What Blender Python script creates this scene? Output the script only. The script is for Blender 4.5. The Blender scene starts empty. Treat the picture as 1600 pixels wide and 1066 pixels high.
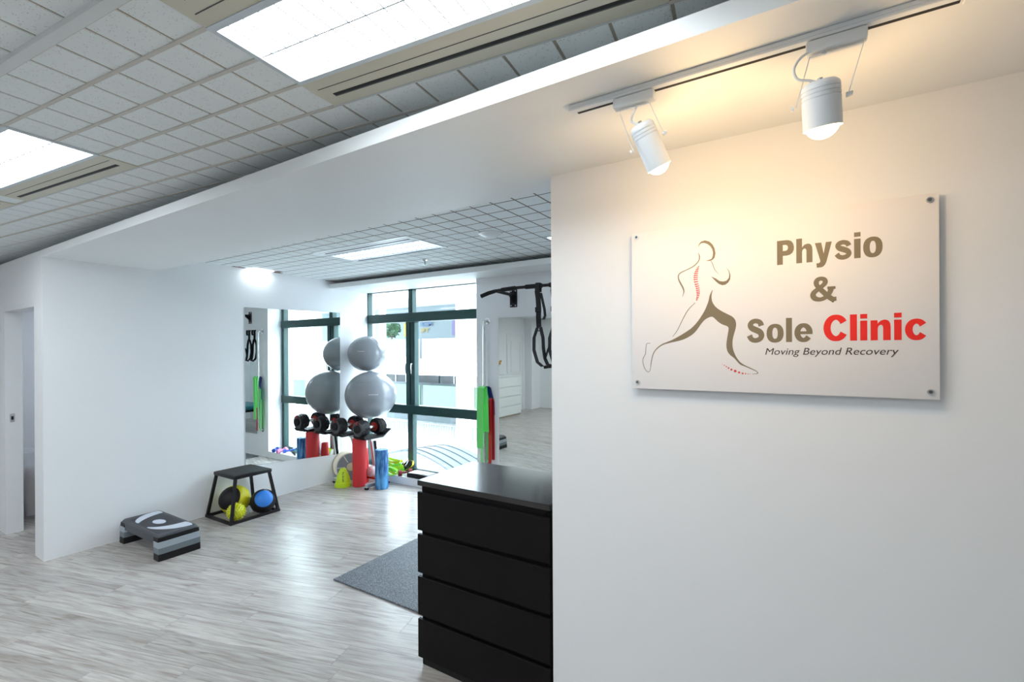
import bpy, bmesh, math, random
from mathutils import Vector, Matrix
from mathutils.geometry import tessellate_polygon
random.seed(7)
SC = bpy.context.scene
COL = SC.collection
PI = math.pi
R = math.radians

# ------------------------------------------------------------------ camera
F_PX, YAW, ROLL, CY, EYE = 736.5, R(31.835), R(-0.308), 547.8, 1.70
cam_d = bpy.data.cameras.new('camera')
cam = bpy.data.objects.new('camera', cam_d)
COL.objects.link(cam)
cam_d.sensor_width = 36.0
cam_d.lens = F_PX / 1600 * 36.0
cam_d.shift_y = (CY - 533.0) / 1600.0
cam_d.clip_start = 0.02
cr, sr = math.cos(ROLL), math.sin(ROLL)
c_r = Vector((math.cos(YAW), math.sin(YAW), 0))
c_f = Vector((-math.sin(YAW), math.cos(YAW), 0))
c_u = Vector((0, 0, 1))
ax_r = cr * c_r + sr * c_u
ax_u = cr * c_u - sr * c_r
cam.matrix_world = Matrix(((ax_r.x, ax_u.x, -c_f.x, 0), (ax_r.y, ax_u.y, -c_f.y, 0),
                           (ax_r.z, ax_u.z, -c_f.z, EYE), (0, 0, 0, 1)))
SC.camera = cam

# ------------------------------------------------------------------ world, exposure
SC.view_settings.view_transform = 'Standard'
SC.view_settings.look = 'None'
SC.view_settings.gamma = 1.0
SC.view_settings.use_curve_mapping = False
SC.view_settings.exposure = 0.74
SC.cycles.max_bounces = 8
SC.cycles.diffuse_bounces = 4
SC.cycles.glossy_bounces = 5
SC.cycles.adaptive_threshold = 0.04
SC.cycles.use_light_tree = False
world = bpy.data.worlds.new('overcast_sky')
SC.world = world
world.use_nodes = True
bg = world.node_tree.nodes['Background']
bg.inputs[0].default_value = (0.75, 0.875, 1.0, 1)
bg.inputs[1].default_value = 9.0
TROFFER_L = 9.0          # radiance of the ceiling light diffusers
SPOT_W = 2.3            # warm track spotlights

# ------------------------------------------------------------------ materials
MATS = {}
def mat(name, col, rough=0.5, metal=0.0, spec=0.5, noise=0.0, nscale=20.0, bump=0.0, bscale=200.0, coat=0.0, emit=None, es=0.0):
    if name in MATS: return MATS[name]
    m = bpy.data.materials.new(name); m.use_nodes = True
    nt = m.node_tree; b = nt.nodes['Principled BSDF']
    b.inputs['Base Color'].default_value = (*col, 1)
    b.inputs['Roughness'].default_value = rough
    b.inputs['Metallic'].default_value = metal
    b.inputs['Specular IOR Level'].default_value = spec
    b.inputs['Coat Weight'].default_value = coat
    if emit:
        b.inputs['Emission Color'].default_value = (*emit, 1)
        b.inputs['Emission Strength'].default_value = es
    tc = nt.nodes.new('ShaderNodeTexCoord')
    if noise > 0:
        n = nt.nodes.new('ShaderNodeTexNoise'); n.inputs['Scale'].default_value = nscale
        n.inputs['Detail'].default_value = 4
        mx = nt.nodes.new('ShaderNodeMix'); mx.data_type = 'RGBA'
        mx.inputs[6].default_value = (*[max(0, c * (1 - noise)) for c in col], 1)
        mx.inputs[7].default_value = (*[min(1, c * (1 + noise)) for c in col], 1)
        nt.links.new(tc.outputs['Object'], n.inputs['Vector'])
        nt.links.new(n.outputs['Fac'], mx.inputs[0])
        nt.links.new(mx.outputs[2], b.inputs['Base Color'])
    if bump > 0:
        n2 = nt.nodes.new('ShaderNodeTexNoise'); n2.inputs['Scale'].default_value = bscale
        bp = nt.nodes.new('ShaderNodeBump'); bp.inputs['Strength'].default_value = bump
        bp.inputs['Distance'].default_value = 0.002
        nt.links.new(tc.outputs['Object'], n2.inputs['Vector'])
        nt.links.new(n2.outputs['Fac'], bp.inputs['Height'])
        nt.links.new(bp.outputs['Normal'], b.inputs['Normal'])
    MATS[name] = m
    return m

mat('wall_paint', (0.85, 0.86, 0.88), 0.55, noise=0.012, nscale=1.5, bump=0.04, bscale=250)
mat('soffit_paint', (0.84, 0.86, 0.865), 0.5, noise=0.01, nscale=2, bump=0.03, bscale=250)
mat('white_satin', (0.82, 0.83, 0.84), 0.35)
mat('white_plastic', (0.80, 0.83, 0.85), 0.3)
mat('groove', (0.38, 0.34, 0.29), 0.9, noise=0.25, nscale=40)
mat('groove_far', (0.20, 0.15, 0.12), 0.9, noise=0.2, nscale=30)
mat('tbar', (0.60, 0.58, 0.54), 0.6, noise=0.08, nscale=30)
mat('trunking', (0.70, 0.74, 0.74), 0.4)
mat('beige_metal', (0.62, 0.60, 0.50), 0.45, noise=0.04, nscale=6)
mat('black_slot', (0.008, 0.008, 0.008), 0.6)
mat('slot_grey', (0.07, 0.08, 0.08), 0.5)
mat('louver_grey', (0.10, 0.11, 0.13), 0.5)
mat('frame_alu', (0.62, 0.68, 0.72), 0.35, metal=0.3)
mat('green_frame', (0.012, 0.052, 0.050), 0.35, noise=0.1, nscale=8)
mat('chrome', (0.75, 0.76, 0.77), 0.15, metal=1.0)
mat('steel', (0.66, 0.67, 0.68), 0.28, metal=1.0)
mat('silver_paint', (0.52, 0.54, 0.55), 0.35, metal=0.6)
mat('dresser_black', (0.0070, 0.0058, 0.0062), 0.45, noise=0.25, nscale=12, spec=0.12)
mat('dresser_top', (0.0075, 0.0062, 0.0066), 0.16, noise=0.25, nscale=12, spec=0.7)
mat('dresser_gap', (0.004, 0.004, 0.004), 0.8)
mat('white_chest', (0.80, 0.83, 0.82), 0.35)
mat('black_metal', (0.013, 0.011, 0.014), 0.45, noise=0.1, nscale=60, spec=0.3)
mat('black_rubber', (0.012, 0.011, 0.012), 0.55, noise=0.15, nscale=60, spec=0.25)
mat('black_webbing', (0.007, 0.007, 0.008), 0.75, bump=0.3, bscale=500)
mat('charcoal_plastic', (0.055, 0.058, 0.070), 0.42, bump=0.1, bscale=400)
mat('step_top', (0.050, 0.048, 0.058), 0.55)
mat('step_light', (0.55, 0.58, 0.66), 0.5)
mat('step_grey', (0.36, 0.41, 0.46), 0.45)
mat('step_mid', (0.16, 0.19, 0.21), 0.5)
mat('step_black', (0.009, 0.008, 0.009), 0.5, spec=0.3)
mat('lime', (0.60, 0.80, 0.02), 0.45)
mat('lime_band', (0.25, 0.72, 0.05), 0.5)
mat('green_band', (0.16, 0.72, 0.17), 0.5)
mat('pale_green_band', (0.34, 0.78, 0.36), 0.5)
mat('navy_band', (0.015, 0.045, 0.22), 0.5)
mat('red_band', (0.55, 0.012, 0.018), 0.5)
mat('red_foam', (0.66, 0.030, 0.035), 0.6, bump=0.05, bscale=300)
mat('dark_red', (0.17, 0.006, 0.012), 0.4)
mat('yellow', (0.72, 0.66, 0.01), 0.45, bump=0.05, bscale=300)
mat('ball_black', (0.010, 0.008, 0.010), 0.5, bump=0.1, bscale=300, spec=0.3)
mat('ball_grey', (0.10, 0.11, 0.13), 0.5)
mat('ball_blue', (0.03, 0.22, 0.72), 0.45)
mat('spiky_yellow', (0.66, 0.68, 0.02), 0.2, spec=0.6)
mat('gym_grey', (0.25, 0.265, 0.295), 0.26, noise=0.04, nscale=4, coat=0.2)
mat('gym_print', (0.55, 0.57, 0.6), 0.4)
mat('board_grey', (0.22, 0.24, 0.29), 0.6, noise=0.06, nscale=30)
mat('board_wood', (0.66, 0.57, 0.46), 0.5, noise=0.08, nscale=14)
mat('board_cream', (0.78, 0.75, 0.68), 0.5)
mat('paper', (0.78, 0.78, 0.80), 0.6)
mat('pink', (0.70, 0.20, 0.36), 0.4)
mat('blue_db', (0.03, 0.09, 0.45), 0.4)
mat('teal', (0.02, 0.30, 0.32), 0.45)
mat('couch_teal', (0.02, 0.16, 0.20), 0.5)
mat('gold', (0.70, 0.42, 0.10), 0.35, metal=0.5)
mat('brown_cloth', (0.34, 0.25, 0.24), 0.8, noise=0.2, nscale=15)
mat('red_text', (0.85, 0.018, 0.010), 0.5)
mat('taupe_print', (0.215, 0.170, 0.105), 0.5)
mat('tag_print', (0.060, 0.038, 0.038), 0.5)
mat('red_print', (0.66, 0.05, 0.045), 0.5)
mat('black_print', (0.01, 0.01, 0.01), 0.5)
mat('red_detail', (0.45, 0.02, 0.015), 0.4)
mat('plate_ring', (0.12, 0.12, 0.13), 0.35, metal=0.5)
mat('out_white', (0.62, 0.63, 0.63), 0.7, noise=0.02, nscale=1)
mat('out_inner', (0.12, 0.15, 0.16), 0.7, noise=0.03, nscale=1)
mat('out_green', (0.065, 0.105, 0.070), 0.7, noise=0.03, nscale=1)
mat('out_dark', (0.015, 0.02, 0.023), 0.4)
mat('out_rail', (0.12, 0.14, 0.15), 0.6)
mat('out_red', (0.28, 0.02, 0.02), 0.6)
mat('out_blue', (0.035, 0.08, 0.16), 0.6)
mat('out_purple', (0.09, 0.07, 0.15), 0.6)
mat('out_yellow', (0.19, 0.14, 0.012), 0.6)
mat('out_cyan', (0.05, 0.17, 0.19), 0.6)
mat('leaf', (0.03, 0.085, 0.035), 0.6, noise=0.3, nscale=8)
mat('bark', (0.14, 0.09, 0.06), 0.8)
mat('out_roof', (0.026, 0.042, 0.050), 0.45, noise=0.05, nscale=4)
mat('out_ground', (0.5, 0.52, 0.52), 0.8)

def mirror_mat():
    m = mat('mirror_glass', (0.84, 0.89, 0.87), 0.0, metal=1.0)
    return m
mirror_mat()

def glass_mat(name, tint, gloss):
    m = bpy.data.materials.new(name); m.use_nodes = True
    nt = m.node_tree; nt.nodes.clear()
    out = nt.nodes.new('ShaderNodeOutputMaterial')
    mx = nt.nodes.new('ShaderNodeMixShader')
    tr = nt.nodes.new('ShaderNodeBsdfTransparent'); tr.inputs[0].default_value = (*tint, 1)
    gl = nt.nodes.new('ShaderNodeBsdfGlossy'); gl.inputs['Roughness'].default_value = 0.0
    lw = nt.nodes.new('ShaderNodeLayerWeight'); lw.inputs[0].default_value = 0.5
    pw = nt.nodes.new('ShaderNodeMath'); pw.operation = 'POWER'; pw.inputs[1].default_value = 5.0
    ad = nt.nodes.new('ShaderNodeMath'); ad.operation = 'MULTIPLY_ADD'; ad.inputs[1].default_value = 0.9; ad.inputs[2].default_value = gloss
    nt.links.new(lw.outputs['Facing'], pw.inputs[0]); nt.links.new(pw.outputs[0], ad.inputs[0])
    nt.links.new(ad.outputs[0], mx.inputs[0]); nt.links.new(tr.outputs[0], mx.inputs[1])
    nt.links.new(gl.outputs[0], mx.inputs[2]); nt.links.new(mx.outputs[0], out.inputs[0])
    MATS[name] = m
    return m
glass_mat('window_glass', (0.97, 0.99, 0.98), 0.03)

def bag_mat():
    m = mat('clear_bag', (0.80, 0.86, 0.90), 0.25)
    b = m.node_tree.nodes['Principled BSDF']
    b.inputs['Alpha'].default_value = 0.3
bag_mat()

def acrylic_mat():
    m = mat('acrylic_white', (0.86, 0.83, 0.825), 0.38, spec=0.3)
acrylic_mat()

def emit_mat(name, col, s):
    m = bpy.data.materials.new(name); m.use_nodes = True
    nt = m.node_tree; nt.nodes.clear()
    out = nt.nodes.new('ShaderNodeOutputMaterial'); e = nt.nodes.new('ShaderNodeEmission')
    e.inputs[0].default_value = (*col, 1); e.inputs[1].default_value = s
    nt.links.new(e.outputs[0], out.inputs[0]); MATS[name] = m
emit_mat('troffer_light', (0.88, 0.96, 1.0), TROFFER_L)
emit_mat('far_troffer_light', (0.80, 0.90, 1.0), TROFFER_L)
emit_mat('dim_troffer_light', (0.72, 0.84, 1.0), 1.6)
emit_mat('washer_light', (0.85, 0.94, 1.0), 9.0)
emit_mat('bulb_warm', (1.0, 0.74, 0.40), 6.0)

def tile_mat():
    m = mat('ceiling_tile', (0.82, 0.87, 0.88), 0.85)
    nt = m.node_tree; b = nt.nodes['Principled BSDF']
    ge = nt.nodes.new('ShaderNodeNewGeometry')
    v = nt.nodes.new('ShaderNodeTexVoronoi'); v.inputs['Scale'].default_value = 130
    rp = nt.nodes.new('ShaderNodeValToRGB')
    rp.color_ramp.elements[0].position = 0.16; rp.color_ramp.elements[0].color = (0.54, 0.56, 0.55, 1)
    rp.color_ramp.elements[1].position = 0.30; rp.color_ramp.elements[1].color = (0.83, 0.88, 0.89, 1)
    n = nt.nodes.new('ShaderNodeTexNoise'); n.inputs['Scale'].default_value = 45
    rp2 = nt.nodes.new('ShaderNodeValToRGB')
    rp2.color_ramp.elements[0].position = 0.50; rp2.color_ramp.elements[0].color = (1, 1, 1, 1)
    rp2.color_ramp.elements[1].position = 0.54; rp2.color_ramp.elements[1].color = (0, 0, 0, 1)
    mx = nt.nodes.new('ShaderNodeMix'); mx.data_type = 'RGBA'
    mx.inputs[7].default_value = (0.83, 0.88, 0.89, 1)
    nt.links.new(ge.outputs['Position'], v.inputs['Vector'])
    nt.links.new(ge.outputs['Position'], n.inputs['Vector'])
    nt.links.new(v.outputs['Distance'], rp.inputs[0])
    nt.links.new(n.outputs['Fac'], rp2.inputs[0])
    nt.links.new(rp2.outputs[0], mx.inputs[0])
    nt.links.new(rp.outputs[0], mx.inputs[6])
    nt.links.new(mx.outputs[2], b.inputs['Base Color'])
tile_mat()

PLANK_A = R(16.0)
def plank_mat():
    m = mat('vinyl_plank', (0.5, 0.5, 0.5), 0.27, spec=0.5)
    nt = m.node_tree; b = nt.nodes['Principled BSDF']; L = nt.links.new
    ge = nt.nodes.new('ShaderNodeNewGeometry')
    oi = nt.nodes.new('ShaderNodeObjectInfo')
    mp = nt.nodes.new('ShaderNodeMapping'); mp.inputs['Rotation'].default_value = (0, 0, -PLANK_A)
    L(ge.outputs['Position'], mp.inputs['Vector'])
    off = nt.nodes.new('ShaderNodeVectorMath'); off.operation = 'MULTIPLY_ADD'
    cx = nt.nodes.new('ShaderNodeCombineXYZ')
    L(oi.outputs['Random'], cx.inputs[0]); L(oi.outputs['Random'], cx.inputs[1])
    L(cx.outputs[0], off.inputs[0]); off.inputs[1].default_value = (31, 17, 0); L(mp.outputs[0], off.inputs[2])
    # long streaks
    m1 = nt.nodes.new('ShaderNodeMapping'); m1.inputs['Scale'].default_value = (1.3, 16, 1)
    L(off.outputs[0], m1.inputs['Vector'])
    n1 = nt.nodes.new('ShaderNodeTexNoise'); n1.inputs['Scale'].default_value = 1.6; n1.inputs['Detail'].default_value = 5
    n1.inputs['Distortion'].default_value = 1.4
    L(m1.outputs[0], n1.inputs['Vector'])
    r1 = nt.nodes.new('ShaderNodeValToRGB'); e = r1.color_ramp.elements
    e[0].position = 0.28; e[0].color = (0.29, 0.25, 0.225, 1)
    e[1].position = 0.62; e[1].color = (0.53, 0.495, 0.47, 1)
    x = r1.color_ramp.elements.new(0.44); x.color = (0.43, 0.395, 0.37, 1)
    L(n1.outputs['Fac'], r1.inputs[0])
    # fine grain
    m2 = nt.nodes.new('ShaderNodeMapping'); m2.inputs['Scale'].default_value = (3, 90, 1)
    L(off.outputs[0], m2.inputs['Vector'])
    n2 = nt.nodes.new('ShaderNodeTexNoise'); n2.inputs['Scale'].default_value = 2.0; n2.inputs['Detail'].default_value = 6
    L(m2.outputs[0], n2.inputs['Vector'])
    r2 = nt.nodes.new('ShaderNodeValToRGB'); e = r2.color_ramp.elements
    e[0].position = 0.36; e[0].color = (0.66, 0.62, 0.60, 1); e[1].position = 0.56; e[1].color = (1, 1, 1, 1)
    L(n2.outputs['Fac'], r2.inputs[0])
    mu = nt.nodes.new('ShaderNodeMix'); mu.data_type = 'RGBA'; mu.blend_type = 'MULTIPLY'; mu.inputs[0].default_value = 0.5
    L(r1.outputs[0], mu.inputs[6]); L(r2.outputs[0], mu.inputs[7])
    # plank tone
    mr = nt.nodes.new('ShaderNodeMapRange'); mr.inputs[3].default_value = 0.90; mr.inputs[4].default_value = 1.10
    L(oi.outputs['Random'], mr.inputs[0])
    vm = nt.nodes.new('ShaderNodeVectorMath'); vm.operation = 'SCALE'
    L(mu.outputs[2], vm.inputs[0]); L(mr.outputs[0], vm.inputs['Scale'])
    L(vm.outputs[0], b.inputs['Base Color'])
    bp = nt.nodes.new('ShaderNodeBump'); bp.inputs['Strength'].default_value = 0.12; bp.inputs['Distance'].default_value = 0.001
    L(n2.outputs['Fac'], bp.inputs['Height']); L(bp.outputs[0], b.inputs['Normal'])
plank_mat()

def speckle_mat():
    m = mat('speckled_rubber', (0.05, 0.06, 0.07), 0.6)
    nt = m.node_tree; b = nt.nodes['Principled BSDF']; L = nt.links.new
    tc = nt.nodes.new('ShaderNodeTexCoord')
    v = nt.nodes.new('ShaderNodeTexVoronoi'); v.inputs['Scale'].default_value = 260
    L(tc.outputs['Object'], v.inputs['Vector'])
    r = nt.nodes.new('ShaderNodeValToRGB'); e = r.color_ramp.elements
    e[0].position = 0.62; e[0].color = (0.070, 0.080, 0.095, 1); e[1].position = 0.74; e[1].color = (0.22, 0.24, 0.27, 1)
    sp = nt.nodes.new('ShaderNodeSeparateColor'); L(v.outputs['Color'], sp.inputs[0])
    L(sp.outputs[0], r.inputs[0]); L(r.outputs[0], b.inputs['Base Color'])
speckle_mat()

def marble_mat(name, c1, c2, scale, stretch):
    m = mat(name, c1, 0.5)
    nt = m.node_tree; b = nt.nodes['Principled BSDF']; L = nt.links.new
    tc = nt.nodes.new('ShaderNodeTexCoord'); mp = nt.nodes.new('ShaderNodeMapping'); mp.inputs['Scale'].default_value = stretch
    n = nt.nodes.new('ShaderNodeTexNoise'); n.inputs['Scale'].default_value = scale; n.inputs['Detail'].default_value = 5
    r = nt.nodes.new('ShaderNodeValToRGB'); e = r.color_ramp.elements
    e[0].position = 0.42; e[0].color = (*c1, 1); e[1].position = 0.60; e[1].color = (*c2, 1)
    L(tc.outputs['Object'], mp.inputs[0]); L(mp.outputs[0], n.inputs['Vector']); L(n.outputs['Fac'], r.inputs[0]); L(r.outputs[0], b.inputs['Base Color'])
marble_mat('blue_marble', (0.010, 0.07, 0.24), (0.10, 0.36, 0.68), 3.0, (12, 12, 1.6))
marble_mat('mottled_ball', (0.62, 0.60, 0.56), (0.62, 0.25, 0.26), 7.0, (1, 1, 1))

# ------------------------------------------------------------------ mesh helpers
class G:
    def __init__(s): s.v = []; s.f = []
    def add(s, vs, fs):
        n = len(s.v); s.v += [tuple(p) for p in vs]; s.f += [tuple(i + n for i in f) for f in fs]; return s
    def box(s, a, b):
        (x0, y0, z0), (x1, y1, z1) = a, b
        if x0 > x1: x0, x1 = x1, x0
        if y0 > y1: y0, y1 = y1, y0
        if z0 > z1: z0, z1 = z1, z0
        return s.add([(x0, y0, z0), (x1, y0, z0), (x1, y1, z0), (x0, y1, z0), (x0, y0, z1), (x1, y0, z1), (x1, y1, z1), (x0, y1, z1)],
                     [(0, 3, 2, 1), (4, 5, 6, 7), (0, 1, 5, 4), (1, 2, 6, 5), (2, 3, 7, 6), (3, 0, 4, 7)])
    def rbox(s, a, b, r=0.01, seg=2):
        bm = bmesh.new(); bmesh.ops.create_cube(bm, size=1)
        lo = [min(p, q) for p, q in zip(a, b)]; hi = [max(p, q) for p, q in zip(a, b)]
        for v in bm.verts:
            v.co = Vector([lo[i] + (v.co[i] + 0.5) * (hi[i] - lo[i]) for i in range(3)])
        bmesh.ops.bevel(bm, geom=bm.edges[:], offset=r, segments=seg, profile=0.5, affect='EDGES')
        bm.verts.index_update()
        s.add([v.co[:] for v in bm.verts], [[v.index for v in f.verts] for f in bm.faces]); bm.free(); return s
    def cyl(s, p, q, r, n=20, r2=None, caps=True):
        p = Vector(p); q = Vector(q); d = (q - p).normalized(); r2 = r if r2 is None else r2
        u = d.orthogonal().normalized(); w = d.cross(u)
        vs = []
        for c, rr in ((p, r), (q, r2)):
            for i in range(n):
                a = 2 * PI * i / n; vs.append(c + u * (rr * math.cos(a)) + w * (rr * math.sin(a)))
        fs = [(i, (i + 1) % n, n + (i + 1) % n, n + i) for i in range(n)]
        if caps: fs += [tuple(range(n - 1, -1, -1)), tuple(range(n, 2 * n))]
        return s.add(vs, fs)
    def tube(s, pts, r, n=10):
        pts = [Vector(p) for p in pts]; rs = r if isinstance(r, (list, tuple)) else [r] * len(pts)
        u = None; vs = []
        for i, p in enumerate(pts):
            t = (pts[min(i + 1, len(pts) - 1)] - pts[max(i - 1, 0)]).normalized()
            u = t.orthogonal().normalized() if u is None else (u - t * u.dot(t)).normalized()
            w = t.cross(u)
            for k in range(n):
                a = 2 * PI * k / n; vs.append(p + u * (rs[i] * math.cos(a)) + w * (rs[i] * math.sin(a)))
        m = len(pts)
        fs = [(i * n + k, i * n + (k + 1) % n, (i + 1) * n + (k + 1) % n, (i + 1) * n + k) for i in range(m - 1) for k in range(n)]
        fs += [tuple(range(n - 1, -1, -1)), tuple(range((m - 1) * n, m * n))]
        return s.add(vs, fs)
    def ribbon(s, pts, w, t, side):
        """flat strap along pts: width w along 'side', thickness t across"""
        pts = [Vector(p) for p in pts]; side = Vector(side).normalized(); vs = []
        for i, p in enumerate(pts):
            tg = (pts[min(i + 1, len(pts) - 1)] - pts[max(i - 1, 0)]).normalized()
            nn = tg.cross(side).normalized()
            for a, b in ((-1, -1), (1, -1), (1, 1), (-1, 1)): vs.append(p + side * (a * w / 2) + nn * (b * t / 2))
        m = len(pts)
        fs = [(i * 4 + k, i * 4 + (k + 1) % 4, (i + 1) * 4 + (k + 1) % 4, (i + 1) * 4 + k) for i in range(m - 1) for k in range(4)]
        fs += [(3, 2, 1, 0), tuple(range((m - 1) * 4, m * 4))]
        return s.add(vs, fs)
    def lathe(s, prof, n=32, c=(0, 0, 0), axis=None):
        """prof: (r, z) pairs, bottom to top"""
        c = Vector(c); d = Vector(axis).normalized() if axis else Vector((0, 0, 1))
        u = d.orthogonal().normalized() if axis else Vector((1, 0, 0)); w = d.cross(u); vs = []
        for r, z in prof:
            for k in range(n):
                a = 2 * PI * k / n; vs.append(c + d * z + u * (r * math.cos(a)) + w * (r * math.sin(a)))
        m = len(prof)
        fs = [(i * n + k, i * n + (k + 1) % n, (i + 1) * n + (k + 1) % n, (i + 1) * n + k) for i in range(m - 1) for k in range(n)]
        fs += [tuple(range(n - 1, -1, -1)), tuple(range((m - 1) * n, m * n))]
        return s.add(vs, fs)
    def sphere(s, c, r, nu=40, nv=24, sz=1.0, z0=-1.0, z1=1.0, axis=None):
        t0, t1 = math.asin(max(-1, z0)), math.asin(min(1, z1))
        prof = []
        for i in range(nv + 1):
            t = t0 + (t1 - t0) * i / nv
            prof.append((max(1e-4, r * math.cos(t)), r * sz * math.sin(t)))
        return s.lathe(prof, nu, c, axis)
    def prism(s, poly, y0, y1, plane='xz'):
        """extrude a 2D polygon; plane xz -> along y, xy -> along z, yz -> along x"""
        def P(p, d): return {'xz': (p[0], d, p[1]), 'xy': (p[0], p[1], d), 'yz': (d, p[0], p[1])}[plane]
        n = len(poly); vs = [P(p, y0) for p in poly] + [P(p, y1) for p in poly]
        tri = tessellate_polygon([[Vector((p[0], p[1], 0)) for p in poly]])
        fs = [tuple(t) for t in tri] + [tuple(i + n for i in reversed(t)) for t in tri]
        fs += [(i, (i + 1) % n, n + (i + 1) % n, n + i) for i in range(n)]
        return s.add(vs, fs)
    def xform(s, M):
        s.v = [tuple(M @ Vector(p)) for p in s.v]; return s

def crv(P, k=5):
    P = [Vector(p) for p in P]; out = []
    for i in range(len(P) - 1):
        a, b, c, d = P[max(i - 1, 0)], P[i], P[i + 1], P[min(i + 2, len(P) - 1)]
        for q in range(k):
            t = q / k; out.append(0.5 * (2 * b + (c - a) * t + (2 * a - 5 * b + 4 * c - d) * t * t + (3 * b - a - 3 * c + d) * t ** 3))
    return out + [P[-1]]
def mesh(name, g, m, smooth=True, ang=35):
    me = bpy.data.meshes.new(name); me.from_pydata(g.v, [], g.f)
    bm = bmesh.new(); bm.from_mesh(me); bmesh.ops.recalc_face_normals(bm, faces=bm.faces[:]); bm.to_mesh(me); bm.free()
    if smooth:
        me.polygons.foreach_set('use_smooth', [True] * len(me.polygons)); me.set_sharp_from_angle(angle=R(ang))
    me.materials.append(MATS[m]); me.update()
    return me
def obj(name, g, m, parent=None, **k):
    o = bpy.data.objects.new(name, mesh(name, g, m, **k)); COL.objects.link(o)
    if parent: o.parent = parent
    return o
def link(name, me, parent=None, loc=None, rz=0):
    o = bpy.data.objects.new(name, me); COL.objects.link(o)
    if parent: o.parent = parent
    if loc is not None: o.location = loc
    if rz: o.rotation_euler = (0, 0, rz)
    return o
def tag(o, label, cat, group=None):
    o['label'] = label; o['category'] = cat
    if group: o['group'] = group
    return o
def thing(name, label, cat, loc=(0, 0, 0), rz=0, group=None):
    o = bpy.data.objects.new(name, None); COL.objects.link(o)
    o.location = loc; o.rotation_euler = (0, 0, rz); o.empty_display_size = 0.1
    return tag(o, label, cat, group)
def struct(name, g, m, parent=None, **k):
    o = obj(name, g, m, parent, **k)
    o['kind'] = 'structure'
    return o
def lab(o, t): o['label'] = t; return o
def in_frame(p):
    q = Vector(p) - Vector((0, 0, EYE)); d = q.dot(c_f)
    if d < 0.05: return None
    u = 800 + F_PX * q.dot(ax_r) / d; v = CY - F_PX * q.dot(ax_u) / d
    return (u, v, d) if -40 < u < 1640 and -40 < v < 1106 else None

# ------------------------------------------------------------------ main dimensions
XL = -5.27          # wall with the large mirror
YB = 1.245          # front of bulkhead / end of mirror wall
YS = 1.905          # face of the sign wall
XS = -0.972         # free end of the sign wall
YP = 4.37           # pier beside the window
YW = 4.64           # window
ZS = 2.485          # soffit
ZC = 2.625          # grid ceilings
XR, XN, YN = 2.6, -6.93, -3.63   # right wall, near-room left wall, back wall

# ------------------------------------------------------------------ floor
fl = struct('floor', G().box((-7.8, YN - 0.1, -0.12), (XR + 0.1, YW + 0.05, -0.004)), 'groove', smooth=False)
ca, sa = math.cos(PLANK_A), math.sin(PLANK_A)
PLW, PLL = 0.182, 1.22
def clip_poly(poly, x0, x1, y0, y1):
    for ax, lim, sg in ((0, x0, 1), (0, x1, -1), (1, y0, 1), (1, y1, -1)):
        out = []
        for i in range(len(poly)):
            a, b = poly[i - 1], poly[i]; da, db = sg * (a[ax] - lim), sg * (b[ax] - lim)
            if da >= 0: 
                if db >= 0: out.append(b)
                else:
                    t = da / (da - db); out.append((a[0] + t * (b[0] - a[0]), a[1] + t * (b[1] - a[1])))
            elif db >= 0:
                t = da / (da - db); out += [(a[0] + t * (b[0] - a[0]), a[1] + t * (b[1] - a[1])), b]
        poly = out
        if len(poly) < 3: return []
    return poly
cand = []
for j in range(-60, 61):
    o0 = random.random() * PLL
    for i in range(-12, 12):
        u0, v0 = i * PLL + o0, j * PLW
        g = 0.0007
        pl = [(u0 + g, v0 + g), (u0 + PLL - g, v0 + g), (u0 + PLL - g, v0 + PLW - g), (u0 + g, v0 + PLW - g)]
        pl = [(u * ca - v * sa, u * sa + v * ca) for u, v in pl]
        q = clip_poly(pl, -7.75, XR + 0.05, YN - 0.05, YW)
        if len(q) < 3: continue
        vis = [in_frame((p[0], p[1], 0)) for p in q] + [in_frame((sum(p[0] for p in q) / len(q), sum(p[1] for p in q) / len(q), 0))]
        vis = [w for w in vis if w]
        cand.append((min([w[2] for w in vis]) if vis else 99, q))
cand.sort(key=lambda t: t[0])
rest = G()
for n, (d, q) in enumerate(cand):
    if d < 90 and n < 290:
        cx, cy = sum(p[0] for p in q) / len(q), sum(p[1] for p in q) / len(q)
        me = mesh('plank', G().prism([(p[0] - cx, p[1] - cy) for p in q], -0.004, 0, 'xy'), 'vinyl_plank', smooth=False)
        link('plank', me, fl, (cx, cy, 0))
    else:
        rest.prism(q, -0.004, 0, 'xy')
o = obj('plank', rest, 'vinyl_plank', fl, smooth=False); o['kind'] = 'stuff'

# ------------------------------------------------------------------ walls
struct('wall_left', G().box((XL - 0.22, YB, 0), (XL, 2.05, 2.486)).box((XL - 0.22, 2.05, 0), (XL, YW + 0.1, 2.7)), 'wall_paint', smooth=False)
# wall with the doorway, in the plane of the bulkhead front
g = G().box((-7.8, YB, 0), (-6.40, YB + 0.115, ZS + 0.001)); g.box((-6.40, YB, 2.13), (XL - 0.22, YB + 0.115, ZS + 0.001))
struct('wall_doorway', g, 'wall_paint', smooth=False)
g = G().box((-6.399, YB - 0.001, 0), (-6.36, YB + 0.118, 2.13))
g.box((-6.36, YB - 0.001, 2.09), (XL - 0.222, YB + 0.118, 2.129))
d1 = struct('door_1', g, 'white_satin', smooth=False)
s = obj('strike_plate', G().box((-6.3605, YB + 0.03, 1.05), (-6.357, YB + 0.062, 1.13)), 'steel', d1); lab(s, 'small steel strike plate on the door jamb')
obj('strike_hole', G().box((-6.3572, YB + 0.038, 1.072), (-6.3555, YB + 0.054, 1.105)), 'black_slot', s)
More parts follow.
